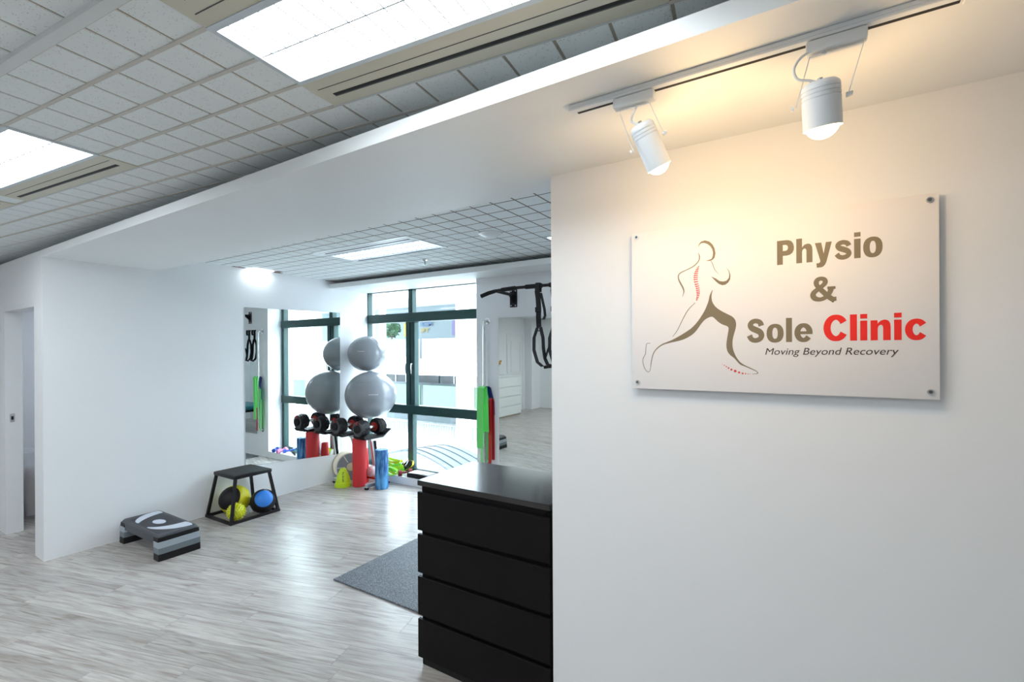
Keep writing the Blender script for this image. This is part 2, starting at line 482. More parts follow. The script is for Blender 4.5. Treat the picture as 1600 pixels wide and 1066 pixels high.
# small room behind the doorway
g = G().box((-7.8, YB + 0.115, 0), (-7.7, 3.4, 2.62)); g.box((-7.8, 3.3, 0), (XL - 0.22, 3.4, 2.62)); g.box((-7.8, YB + 0.115, 2.55), (XL - 0.22, 3.4, 2.62))
struct('wall_store_room', g, 'wall_paint', smooth=False)
struct('wall_sign', G().box((XS, YS, 0), (XR, YS + 0.13, 2.6)), 'wall_paint', smooth=False)
struct('wall_window', G().box((-3.19, YP, 0), (XR, YW + 0.12, 2.70)), 'wall_paint', smooth=False)
struct('wall_far_right', G().box((1.5, YS + 0.13, 0), (1.6, YP, 2.7)), 'wall_paint', smooth=False)
struct('wall_right', G().box((XR, YN, 0), (XR + 0.1, YS, 2.7)), 'wall_paint', smooth=False)
struct('wall_back', G().box((-7.8, YN - 0.1, 0), (XR + 0.1, YN, 2.7)), 'wall_paint', smooth=False)
struct('wall_near_left', G().box((-7.8, YN, 0), (XN, YB, 2.7)), 'wall_paint', smooth=False)
struct('wall_corner_pillar', G().box((XN, YN, 0), (-6.70, -3.14, 2.7)), 'wall_paint', smooth=False)
# bulkhead slabs
struct('trim_1', G().box((-7.8, YB, ZS), (XR, 2.06, 2.542)), 'soffit_paint', smooth=False)
struct('trim_2', G().box((XL, 3.98, 2.522), (1.5, YW + 0.1, 2.578)), 'soffit_paint', smooth=False)
struct('trim_3', G().box((XL, YP, 0), (-3.19, YW + 0.12, 0.095)), 'wall_paint', smooth=False)
struct('wall_window_head', G().box((XL, YW - 0.02, 2.56), (-3.19, YW + 0.12, 2.75)), 'wall_paint', smooth=False)
# door on the near-room left wall (seen in the small mirror)
g = G().box((XN, -3.05, 0), (XN + 0.03, -2.98, 2.1)); g.box((XN, -2.22, 0), (XN + 0.03, -2.15, 2.1)); g.box((XN, -3.05, 2.1), (XN + 0.03, -2.15, 2.17))
d2 = struct('door_2', g, 'white_satin', smooth=False)
leaf_o = obj('leaf', G().box((XN, -2.98, 0.005), (XN + 0.018, -2.22, 2.1)), 'white_satin', d2, smooth=False)
for z0, z1 in ((0.2, 0.95), (1.1, 1.95)):
    g = G()
    for a, b in (((-2.86, z0), (-2.84, z1)), ((-2.36, z0), (-2.34, z1)), ((-2.86, z0), (-2.34, z0 + 0.02)), ((-2.86, z1 - 0.02), (-2.34, z1))):
        g.box((XN + 0.018, a[0], a[1]), (XN + 0.027, b[0], b[1]))
    obj('moulding', g, 'white_satin', leaf_o, smooth=False)
obj('name_plate', G().box((XN + 0.018, -2.70, 1.72), (XN + 0.024, -2.54, 1.76)), 'paper', d2)

# ------------------------------------------------------------------ ceilings
def tile_mesh(sx, sy, t=0.0035, bv=0.002):
    a, b = sx / 2, sy / 2
    g = G().add([(-a, -b, t), (a, -b, t), (a, b, t), (-a, b, t), (-a + bv, -b + bv, 0), (a - bv, -b + bv, 0), (a - bv, b - bv, 0), (-a + bv, b - bv, 0)],
                [(4, 7, 6, 5), (0, 1, 2, 3), (0, 4, 5, 1), (1, 5, 6, 2), (2, 6, 7, 3), (3, 7, 4, 0)])
    return g
# near ceiling: grid turned 6.2 degrees to the bulkhead
TH, S1, S2 = 0.1089, 0.1688, 0.1589
OX, OY = -1.5694, 0.5098
ct, stt = math.cos(TH), math.sin(TH)
def N(i, j, z=ZC): return Vector((OX - i * S1 * ct - j * S2 * stt, OY - i * S1 * stt + j * S2 * ct, z))
near = struct('ceiling', G().box((-7.8, YN, ZC + 0.003), (XR, 2.06, ZC + 0.12)), 'groove', smooth=False)
LEN = 7.1
UNITS = [(-7.97, 0), (6.95, 0), (14.95, 0), (-0.1, -12), (8.0, -12), (16.0, -12), (-0.1, -22), (16.0, -22), (-8.0, -10)]   # i of left..right edge start, j
def covered(i, j):
    for a, b in UNITS:
        if a - 0.6 < i + 0.0 < a + LEN - 0.4 and b - 0.1 < j < b + 3.9: return True
    return False
tm = mesh('tile', tile_mesh(S1 - 0.009, S2 - 0.007), 'ceiling_tile', smooth=False)
cells = []
for i in range(-27, 40):
    for j in range(-28, 12):
        if covered(i, j): continue
        c = N(i + 0.5, j + 0.5)
        if not (-7.75 < c.x < XR - 0.05 and YN + 0.05 < c.y < 2.0): continue
        w = in_frame(c)
        hid = c.y > YB + 0.35
        cells.append((w[2] if w and not hid else 99, c))
cells.sort(key=lambda t: t[0])
rest = G()
for n, (d, c) in enumerate(cells):
    if d < 90 and n < 295: link('tile', tm, near, c, TH)
    else:
        g = tile_mesh(S1 - 0.009, S2 - 0.007); g.xform(Matrix.Translation(c) @ Matrix.Rotation(TH, 4, 'Z')); rest.add(g.v, g.f)
o = obj('tile', rest, 'ceiling_tile', near, smooth=False); o['kind'] = 'stuff'
for j in range(-3, 7):          # main bars, cut around the light units
    segs = [(-22, 37)]
    for a, b in UNITS:
        if b < j < b + 4:
            segs = [q for s0, s1 in segs for q in ((s0, min(s1, a)), (max(s0, a + LEN), s1)) if q[1] - q[0] > 0.1]
    for s0, s1 in segs:
        p, q = N(s0, j), N(s1, j)
        lo_x = max(-7.7, q.x); hi_x = min(XR - 0.1, p.x)
        t0 = (p.x - hi_x) / (p.x - q.x); t1 = (p.x - lo_x) / (p.x - q.x)
        p2, q2 = p.lerp(q, t0), p.lerp(q, t1)
        o = obj('grid_bar', G().box((-(q2 - p2).length, -0.0065, -0.004), (0, 0.0065, 0.006)), 'tbar', near, smooth=False)
        o.location = (p2.x, p2.y, ZC); o.rotation_euler = (0, 0, TH)
# white cable trunking along one bar
p = N(-6, -0.12); q = N(24, -0.12)
o = obj('cable_trunking', G().box((-(q - p).length, -0.015, -0.016), (0, 0.015, 0.0045)).box((-(q - p).length, 0.0152, -0.010), (0, 0.0175, 0.0045)), 'trunking', smooth=False)
o.location = (p.x, p.y, ZC); o.rotation_euler = (0, 0, TH)
tag(o, 'long white cable trunking strip on the near grid ceiling', 'trunking')

# far ceiling: square grid
far = struct('ceiling', G().box((XL, 2.06, ZC + 0.0012), (1.5, YW + 0.1, ZC + 0.12)), 'groove_far', smooth=False)
FX, FY, FSX, FSY = -2.452, 2.472, 0.157, 0.155
fm = mesh('tile', tile_mesh(FSX - 0.011, FSY - 0.012, 0.002, 0.0008), 'ceiling_tile', smooth=False)
cells = []
for i in range(-19, 26):
    for j in range(-3, 14):
        x, y = FX + (i + 0.5) * FSX, FY + (j + 0.5) * FSY
        if not (XL + 0.03 < x < 1.45 and 2.1 < y < YW): continue
        if -3.93 < x < -2.69 and 2.74 < y < 3.27: continue
        if x < XL + 0.19 and 2.86 < y < 3.18: continue
        w = in_frame((x, y, ZC))
        hid = (not w) or w[0] > 866 or y > 4.15 or y < 2.2 or (w[1] < 409.5 - 0.19 * (w[0] - 311) - 14)
        cells.append((99 if hid else w[2], (x, y, ZC)))
cells.sort(key=lambda t: t[0])
rest = G()
for n, (d, c) in enumerate(cells):
    if d < 90 and n < 295: link('tile', fm, far, c)
    else:
        g = tile_mesh(FSX - 0.011, FSY - 0.012, 0.002, 0.0008); g.xform(Matrix.Translation(c)); rest.add(g.v, g.f)
o = obj('tile', rest, 'ceiling_tile', far, smooth=False); o['kind'] = 'stuff'

# ------------------------------------------------------------------ ceiling lights and air slots
def troffer(label, loc, rz, L, W, lightm, slats=True, group='ceiling lights'):
    """local frame: x 0..-L, y 0..W, z 0 = ceiling plane"""
    t = thing('ceiling_light', label, 'ceiling light', loc, rz)
    fr = 0.018
    g = G()
    for a, b in (((-L, 0), (0, fr)), ((-L, W - fr), (0, W)), ((-L, fr), (-L + fr, W - fr)), ((-fr, fr), (0, W - fr))):
        g.box((a[0], a[1], -0.006), (b[0], b[1], 0.006))
    obj('frame', g, 'frame_alu', t, smooth=False)
    obj('diffuser', G().box((-L + fr, fr, 0.0005), (-fr, W - fr, 0.005)), lightm, t, smooth=False)
    obj('divider', G().box((-L + fr, W / 2 - 0.0025, -0.003), (-fr, W / 2 + 0.0025, 0.0005)), 'frame_alu', t, smooth=False)
    if slats:
        n = int(L / 0.06); me = mesh('louver', G().box((-0.0012, fr, -0.003), (0.0012, W - fr, 0.0005)), 'louver_grey', smooth=False)
        for k in range(1, n): link('louver', me, t, (-L * k / n, 0, 0))
    return t
def air_slot(label, loc, rz, L, W, flip=False, pm='beige_metal'):
    t = thing('air_diffuser', label, 'air vent', loc, rz)
    obj('panel', G().box((-L, 0.002, -0.004), (0, W - 0.002, 0.006)), pm, t, smooth=False)
    y0 = 0.55 * W if not flip else 0.30 * W
    obj('slot', G().box((-L + 0.06, y0, -0.0052), (-0.06, y0 + 0.013, -0.004)), 'black_slot', t, smooth=False)
    obj('slot_blade', G().box((-L + 0.06, y0 + 0.013, -0.0055), (-0.06, y0 + 0.018, -0.004)), 'slot_grey', t, smooth=False)
    y1 = 0.30 * W if not flip else 0.68 * W
    obj('seam', G().box((-L + 0.03, y1, -0.0048), (-0.03, y1 + 0.003, -0.004)), 'slot_grey', t, smooth=False)
    obj('edge_trim', G().box((-L, W - 0.004, -0.006), (0, W, 0.0)), 'frame_alu', t, smooth=False)
    return t
UL = [('brightest ceiling light, above the bulkhead edge at top centre', 'beige slotted air vent on the sign side of the brightest ceiling light', 'beige air vent at the top edge beside the brightest ceiling light'),
      ('ceiling light cut off by the left edge of the view', 'beige slotted air vent below the ceiling light at the left edge', 'beige air vent above the ceiling light at the left edge')]
for k, (a, b) in enumerate(UNITS):
    if k < 2: l1, l2, l3 = UL[k]
    else:
        wh = ['next along to the left', 'behind the camera, rightmost', 'behind the camera, middle', 'behind the camera, leftmost', 'by the back wall, right', 'by the back wall, left', 'behind the camera, added to light the sign wall'][k - 2]  # the last unit is an added lamp to brighten the sign wall
        l1, l2, l3 = 'near-room ceiling light ' + wh, 'beige air vent by near-room ceiling light ' + wh, None
    Lm = LEN * S1
    p = N(a, b + 1); troffer(l1, (p.x, p.y, ZC - 0.001), TH, Lm, 2 * S2, 'troffer_light', slats=k < 3)
    if k < 3:
        p = N(a, b + 3); air_slot(l2, (p.x, p.y, ZC - 0.001), TH, Lm, S2)
    if l3:
        p = N(a, b); air_slot(l3, (p.x, p.y, ZC - 0.001), TH, Lm, S2, True)
troffer('ceiling light in the far gym area by the window', (-2.70, 2.92, ZC - 0.001), 0, 1.2, 0.30, 'dim_troffer_light')
air_slot('white-edged air slot on the doorway side of the far gym light', (-2.70, 2.755, ZC - 0.001), 0, 1.2, 0.16, False, 'white_plastic')
air_slot('narrow air slot on the window side of the far gym light', (-2.70, 3.225, ZC - 0.001), 0, 1.2, 0.05, True, 'white_plastic')
for k, (x, y) in enumerate(((0.9, 2.9), (-0.6, 3.4))):
    troffer('far gym ceiling light hidden behind the sign wall ' + ('near end' if k else 'far end'), (x, y, ZC - 0.001), 0, 1.2, 0.30, 'far_troffer_light', slats=False)
troffer('added store room ceiling light brightening the space behind the doorway', (-5.9, 1.7, 2.548), 0, 1.2, 0.6, 'far_troffer_light', slats=False)  # unseen lamp, added and sized to brighten the store room
# wall washer over the mirror wall
t = thing('wall_washer', 'small bright recessed light where ceiling meets the mirror wall', 'light', (XL + 0.09, 3.02, ZC))
obj('housing', G().box((-0.085, -0.145, -0.002), (0.085, 0.145, 0.005)), 'white_plastic', t, smooth=False)
obj('lens', G().box((-0.075, -0.130, -0.006), (0.02, 0.130, -0.002)), 'washer_light', t, smooth=False)
for k, y in enumerate((2.80, 3.24)):
    obj('stain', G().box((XL + 0.005, y - 0.07, ZC - 0.0006), (XL + 0.06, y + 0.06, ZC + 0.001)), 'groove_far', far, smooth=False)
t = thing('smoke_detector', 'round white disc on the far grid ceiling', 'smoke detector', (-2.096, 3.063, ZC))
obj('base', G().lathe([(0.094, 0), (0.094, -0.008), (0.085, -0.014)][::-1], 32), 'white_plastic', t)
obj('cap', G().lathe([(0.02, -0.03), (0.06, -0.026), (0.075, -0.014)], 32), 'white_plastic', t)
t = thing('sprinkler_head', 'small brass fire sprinkler hanging under the far ceiling', 'sprinkler', (-3.27, 3.60, ZC))
obj('escutcheon', G().lathe([(0.012, -0.012), (0.028, -0.001)], 16), 'chrome', t)
obj('body', G().cyl((0, 0, -0.012), (0, 0, -0.045), 0.009, 10), 'steel', t)
obj('deflector', G().cyl((0, 0, -0.055), (0, 0, -0.058), 0.020, 12).cyl((0, 0, -0.045), (0, 0, -0.055), 0.004, 6), 'steel', t)

# ------------------------------------------------------------------ window
XWR = -3.19
w1 = G()
fy0, fy1 = YW - 0.035, YW + 0.045
w1.box((XL, fy0, 2.522), (XWR, fy1, 2.560)); w1.box((XL, fy0, 0.095), (XWR, fy1, 0.150))
w1.box((XWR - 0.065, fy0, 0.15), (XWR, fy1, 2.522))
w1.box((XL, fy0, 0.15), (XL + 0.012, fy1, 2.522))
win = struct('window_1', w1, 'green_frame', smooth=False)
def bar(name, a, b): return obj(name, G().rbox(a, b, 0.004, 1), 'green_frame', win)
bar('transom', (XL, fy0 - 0.012, 2.088), (XWR, fy1, 2.208))
bar('transom', (XL, fy0 - 0.012, 0.862), (XWR, fy1, 0.981))
bar('mullion', (-4.484, fy0, 2.208), (-4.409, fy1, 2.522))
bar('mullion', (-4.525, fy0 - 0.006, 0.981), (-4.455, fy1, 2.088))
bar('mullion', (-4.440, fy0 - 0.006, 0.981), (-4.369, fy1, 2.088))
bar('mullion', (-4.456, fy0 + 0.012, 0.981), (-4.439, fy1, 2.088))
bar('mullion', (-4.504, fy0, 0.150), (-4.411, fy1, 0.862))
for x0, x1, z0, z1 in ((XL, -4.484, 2.208, 2.522), (-4.409, XWR - 0.065, 2.208, 2.522), (XL, -4.525, 0.981, 2.088), (-4.369, XWR - 0.065, 0.981, 2.088), (XL, -4.504, 0.15, 0.862), (-4.411, XWR - 0.065, 0.15, 0.862)):
    obj('pane', G().box((x0, YW + 0.010, z0), (x1, YW + 0.014, z1)), 'window_glass', win, smooth=False)
for x in (-4.495, -4.402):
    h = obj('handle', G().tube([(x, fy0 - 0.006, 1.53), (x, fy0 - 0.04, 1.53), (x, fy0 - 0.045, 1.50), (x, fy0 - 0.04, 1.40)], [0.008, 0.009, 0.009, 0.006], 8), 'chrome', win)

# ------------------------------------------------------------------ mirrors
t = thing('wall_mirror', 'large frameless mirror on the left wall reflecting the window', 'mirror', (XL, 3.505, 0))
g = G().prism([(-0.63, 0.435), (0.61, 0.335), (0.63, 2.215), (-0.63, 2.195)], 0.002, 0.007, 'yz')
obj('glass', g, 'mirror_glass', t, smooth=False)
obj('polished_edge', G().box((0.0, -0.636, 0.43), (0.0065, -0.6305, 2.195)), 'frame_alu', t, smooth=False)
t = thing('pier_mirror', 'narrow frameless mirror on the pier behind the hanging straps', 'mirror', (-2.36, YP, 0))
obj('glass', G().box((-0.522, -0.007, 0.354), (0.525, -0.002, 2.062)), 'mirror_glass', t, smooth=False)

# ------------------------------------------------------------------ dresser
def chest(name, label, loc, rz, W, D, Hh, m, gapm, topm):
    """front faces local -y; x 0..W, y 0..D"""
    t = thing(name, label, 'chest of drawers', loc, rz)
    b = obj('body', G().box((0.030, 0.020, 0.0), (W - 0.030, D, Hh - 0.028)), m, t, smooth=False)
    obj('side_panel', G().box((0.014, 0.022, 0.0), (0.0295, D, Hh - 0.028)), m, t, smooth=False)
    obj('side_panel', G().box((W - 0.0295, 0.022, 0.0), (W - 0.014, D, Hh - 0.028)), m, t, smooth=False)
    obj('top', G().rbox((0, 0, Hh - 0.028), (W, D, Hh), 0.0015, 1), topm, t, smooth=False)
    obj('plinth', G().box((0.02, 0.019, 0), (W - 0.02, 0.0199, 0.05)), gapm, t, smooth=False)
    z = Hh - 0.062; n = 4; gap = 0.022; h = (z - 0.045 - gap * (n - 1)) / n
    for k in range(n):
        z1 = z - k * (h + gap)
        obj('drawer', G().rbox((0.0, 0.0, z1 - h), (W, 0.0185, z1), 0.0015, 1), m, t, smooth=False)
    return t
chest('drawer_chest', 'black-brown four-drawer chest at the end of the sign wall', (-1.787, 1.897, 0), 0, 0.805, 0.51, 1.0, 'dresser_black', 'dresser_gap', 'dresser_top')
chest('drawer_chest', 'white four-drawer chest reflected in the pier mirror', (-6.42, -2.06, 0), PI / 2, 1.20, 0.48, 1.06, 'white_chest', 'groove', 'white_chest')

# ------------------------------------------------------------------ sign
SX0, SZ0, SYF = -0.592, 1.545, 1.874
sg = thing('wall_sign', 'white acrylic clinic sign with runner logo on standoffs', 'sign', (SX0, SYF, SZ0))
obj('plate', G().rbox((0, 0, 0), (0.936, 0.006, 0.622), 0.0015, 2), 'acrylic_white', sg)
def flat(polys, name, m, y=-0.0006, parent=None):
    g = G()
    for P in polys: g.prism([(p[0] / 1000, p[1] / 1000) for p in P], y, -0.0001, 'xz')
    return obj(name, g, m, parent or sg, smooth=False)
def smooth_closed(P, it=2):
    for _ in range(it):
        Q = []
        for i in range(len(P)):
            a, b = P[i], P[(i + 1) % len(P)]
            Q += [(0.75 * a[0] + 0.25 * b[0], 0.75 * a[1] + 0.25 * b[1]), (0.25 * a[0] + 0.75 * b[0], 0.25 * a[1] + 0.75 * b[1])]
        P = Q
    return P
def stroke(S):
    # Catmull-Rom through the points, then an outline of varying width
    P = []
    for i in range(len(S) - 1):
        p0, p1, p2, p3 = S[max(i - 1, 0)], S[i], S[i + 1], S[min(i + 2, len(S) - 1)]
        for k in range(4):
            t = k / 4
            P.append(tuple(0.5 * (2 * b + (c - a) * t + (2 * a - 5 * b + 4 * c - d) * t * t + (3 * b - a - 3 * c + d) * t ** 3) for a, b, c, d in zip(p0, p1, p2, p3)))
    P.append(S[-1]); Lf, Rt = [], []
    for i, (x, y, w) in enumerate(P):
        a, b = P[max(i - 1, 0)], P[min(i + 1, len(P) - 1)]
        dx, dy = b[0] - a[0], b[1] - a[1]; l = math.hypot(dx, dy) or 1
        nx, ny = -dy / l * w / 2, dx / l * w / 2
        Lf.append((x + nx, y + ny)); Rt.append((x - nx, y - ny))
    return Lf + Rt[::-1]
HEAD = [(253.4, 537.8), (256.6, 549.6), (263.8, 558.7), (277.7, 561.8), (292.7, 555.8), (303.9, 543.7), (311.2, 528.2), (314.1, 509.3), (311.1, 493.6), (303.6, 485.9), (293.6, 483.5), (278.6, 486.4), (291.1, 487.2), (301.1, 490.7), (304.4, 499.7), (305.7, 512.9), (303.3, 525.2), (296.4, 538.0), (286.4, 547.2), (276.4, 552.2), (266.3, 553.0), (259.9, 549.2), (255.5, 541.6)]
ARM = [(298.3, 426.1), (315.6, 415.6), (327.8, 405.8), (340.0, 403.0), (350.9, 405.2), (358.2, 413.8), (360.6, 425.4), (358.3, 438.7), (351.1, 453.0), (359.5, 441.2), (364.2, 425.1), (362.9, 409.5), (356.9, 398.2), (347.2, 391.1), (336.3, 390.1), (325.3, 395.4), (315.6, 405.0)]
LEG = [(305.8, 380.7), (298.7, 353.5), (302.1, 329.3), (314.9, 309.6), (333.2, 295.5), (354.9, 282.6), (371.6, 272.7), (379.9, 260.6), (382.7, 244.9), (379.7, 226.8), (373.0, 203.5), (369.3, 182.6), (369.9, 161.7), (374.6, 143.4), (383.9, 122.6), (396.8, 105.8), (413.1, 95.6), (431.5, 86.9), (447.4, 78.2), (452.6, 71.9), (450.8, 67.3), (432.5, 66.4), (432.5, 67.4), (447.4, 68.8), (450.1, 72.4), (444.0, 77.4), (429.2, 84.3), (410.7, 93.0), (394.4, 99.3), (382.7, 113.5), (374.5, 123.9), (361.4, 134.3), (353.1, 146.1), (349.5, 161.9), (349.6, 177.7), (353.3, 203.9), (357.0, 224.8), (357.1, 235.3), (351.1, 240.2), (337.8, 245.1), (323.2, 254.9), (312.2, 267.2), (303.6, 275.6), (298.6, 276.3), (288.6, 273.5), (276.0, 266.0), (263.3, 251.6), (250.5, 231.8), (234.9, 213.2), (208.8, 197.3), (187.6, 189.4), (155.4, 183.0), (125.3, 175.5), (105.9, 163.9), (90.4, 148.4), (81.8, 127.1), (77.5, 104.3), (74.5, 81.5), (72.8, 81.5), (74.6, 104.3), (79.0, 127.1), (86.2, 147.0), (100.3, 163.9), (119.8, 177.8), (136.3, 183.8), (158.2, 192.7), (187.7, 208.8), (208.9, 222.0), (229.9, 236.5), (248.0, 256.3), (263.5, 278.6), (276.3, 300.9), (282.5, 315.4), (289.6, 335.3), (293.2, 356.5)]
NECK = [(297.4, 483.1, 2.1), (303.5, 473.1, 2.1), (308.4, 456.7, 2.1), (315.7, 442.7, 1.6), (325.5, 431.7, 0.8)]
BACKARM = [(253.3, 518.3, 0.8), (257.9, 507.5, 3.2), (257.8, 494.0, 3.2), (250.6, 481.2, 3.2), (235.1, 467.9, 3.2), (211.6, 457.8, 2.6), (190.4, 448.8, 3.4), (181.9, 438.6, 3.7), (183.6, 421.8, 4.5), (191.5, 404.6, 5.3), (199.4, 387.5, 4.8), (201.4, 373.6, 3.2), (196.6, 357.4, 1.1)]
BACK = [(242.4, 331.7, 1.6), (217.9, 306.8, 2.6), (202.0, 280.2, 2.6), (188.6, 253.1, 2.1), (175.1, 225.9, 2.1), (158.9, 205.2, 1.1)]
FOOT = [(73.6, 81.5, 1.9), (70.2, 71.4, 1.6), (63.0, 67.0, 2.1), (51.6, 78.3, 2.1), (44.6, 98.3, 2.1), (43.2, 115.5, 2.1), (47.6, 127.0, 2.1), (53.4, 138.5, 2.1), (54.9, 152.8, 2.1), (56.4, 170.0, 1.9), (60.8, 180.0, 1.9), (73.6, 180.7, 1.6)]
SPINE = [(255.1, 465.9, 4.0), (250.5, 455.5, 9.3), (246.6, 443.7, 12.7), (244.7, 430.3, 14.6), (244.6, 416.7, 14.6), (247.6, 400.2, 13.2), (251.4, 386.4, 12.7), (253.1, 372.7, 12.2), (253.8, 361.8, 10.6), (251.2, 349.8, 7.9), (247.8, 340.6, 4.8)]
DOTS = [(335.9, 99.4, 1.3), (342.4, 96.6, 2.1), (348.9, 91.9, 2.6), (356.4, 86.8, 3.4), (365.7, 81.2, 4.2), (378.3, 76.2, 5.3), (391.0, 71.5, 4.2), (402.5, 68.1, 3.7), (411.8, 67.5, 2.6), (419.9, 66.7, 1.9), (426.3, 67.1, 1.3)]
rn = flat([HEAD, ARM, smooth_closed(LEG, 1), stroke(NECK), stroke(BACKARM), stroke(BACK), stroke(FOOT)], 'runner_logo', 'taupe_print')
lab(rn, 'taupe line drawing of a running figure')
sp = []
tot = 19
for k in range(tot):
    t = k / (tot - 1) * (len(SPINE) - 1); i = min(int(t), len(SPINE) - 2); u = t - i
    x, z, w = [a + (b - a) * u for a, b in zip(SPINE[i], SPINE[i + 1])]
    sp.append([(x - w / 2, z - 2.2), (x + w / 2, z - 0.4), (x + w / 2, z + 3.0), (x + w * 0.05, z + 1.7), (x - w / 2, z + 2.6)])
lab(flat(sp, 'spine_print', 'red_print', y=-0.0008), 'red spine drawn on the runner')
lab(flat([[(x + d * 0.85 * math.cos(a * PI / 8), z + d * 0.85 * math.sin(a * PI / 8)) for a in range(16)] for x, z, d in DOTS], 'toe_dots', 'red_print'), 'row of red dots under the front foot')
def text_obj(body, x0, x1, zb, zt, m, name, parent, offs=0.0, shear=0.0, ref=None, y=-0.0006, cat_spacing=1.0, M=None):
    """text fitted to x0..x1 and baseline zb..cap top zt (m)"""
    def raw(b):
        cu = bpy.data.curves.new('tmp', 'FONT'); cu.body = b; cu.size = 1; cu.offset = offs; cu.shear = shear
        cu.space_character = cat_spacing; cu.resolution_u = 6
        ob = bpy.data.objects.new('tmp', cu); COL.objects.link(ob)
        dg = bpy.context.evaluated_depsgraph_get(); dg.update()
        me = bpy.data.meshes.new_from_object(ob.evaluated_get(dg))
        vs = [v.co.copy() for v in me.vertices]; fs = [tuple(p.vertices) for p in me.polygons]
        bpy.data.objects.remove(ob); bpy.data.curves.remove(cu); bpy.data.meshes.remove(me)
        return vs, fs
    vs, fs = raw(body); rv, _ = raw(ref or body)
    b0, b1 = min(v.y for v in rv), max(v.y for v in rv)
    a0, a1 = min(v.x for v in vs), max(v.x for v in vs)
    g = G().add([(x0 + (v.x - a0) / (a1 - a0) * (x1 - x0), y, zb + (v.y - b0) / (b1 - b0) * (zt - zb)) for v in vs], fs)
    if M: g.xform(M)
    me = bpy.data.meshes.new(name); me.from_pydata(g.v, [], g.f); me.materials.append(MATS[m]); me.update()
    o = bpy.data.objects.new(name, me); COL.objects.link(o); o.parent = parent
    return o
def ell(cx, cy, rx, ry, a0=0, a1=360, n=36, p=2.3):
    out = []
    for k in range(n if a1 - a0 == 360 else n + 1):
        a = R(a0 + (a1 - a0) * k / n); c, q = math.cos(a), math.sin(a)
        out.append((cx + rx * math.copysign(abs(c) ** (2 / p), c), cy + ry * math.copysign(abs(q) ** (2 / p), q)))
    return out
def arc_st(cx, cy, rx, ry, a0, a1, w0, w1, n=12):
    return stroke([(cx + rx * math.cos(R(a0 + (a1 - a0) * k / n)), cy + ry * math.sin(R(a0 + (a1 - a0) * k / n)), w0 + (w1 - w0) * abs(math.cos(R(a0 + (a1 - a0) * k / n)))) for k in range(n + 1)])
def rc(x0, y0, x1, y1): return [(x0, y0), (x1, y0), (x1, y1), (x0, y1)]
ARCH = [(0.25, 0), (0.25, 0.44), (0.27, 0.52), (0.33, 0.575), (0.39, 0.57), (0.43, 0.52), (0.435, 0.46), (0.435, 0), (0.69, 0), (0.69, 0.50), (0.675, 0.62), (0.63, 0.71), (0.56, 0.755), (0.47, 0.765), (0.36, 0.735), (0.28, 0.67), (0.25, 0.62)]
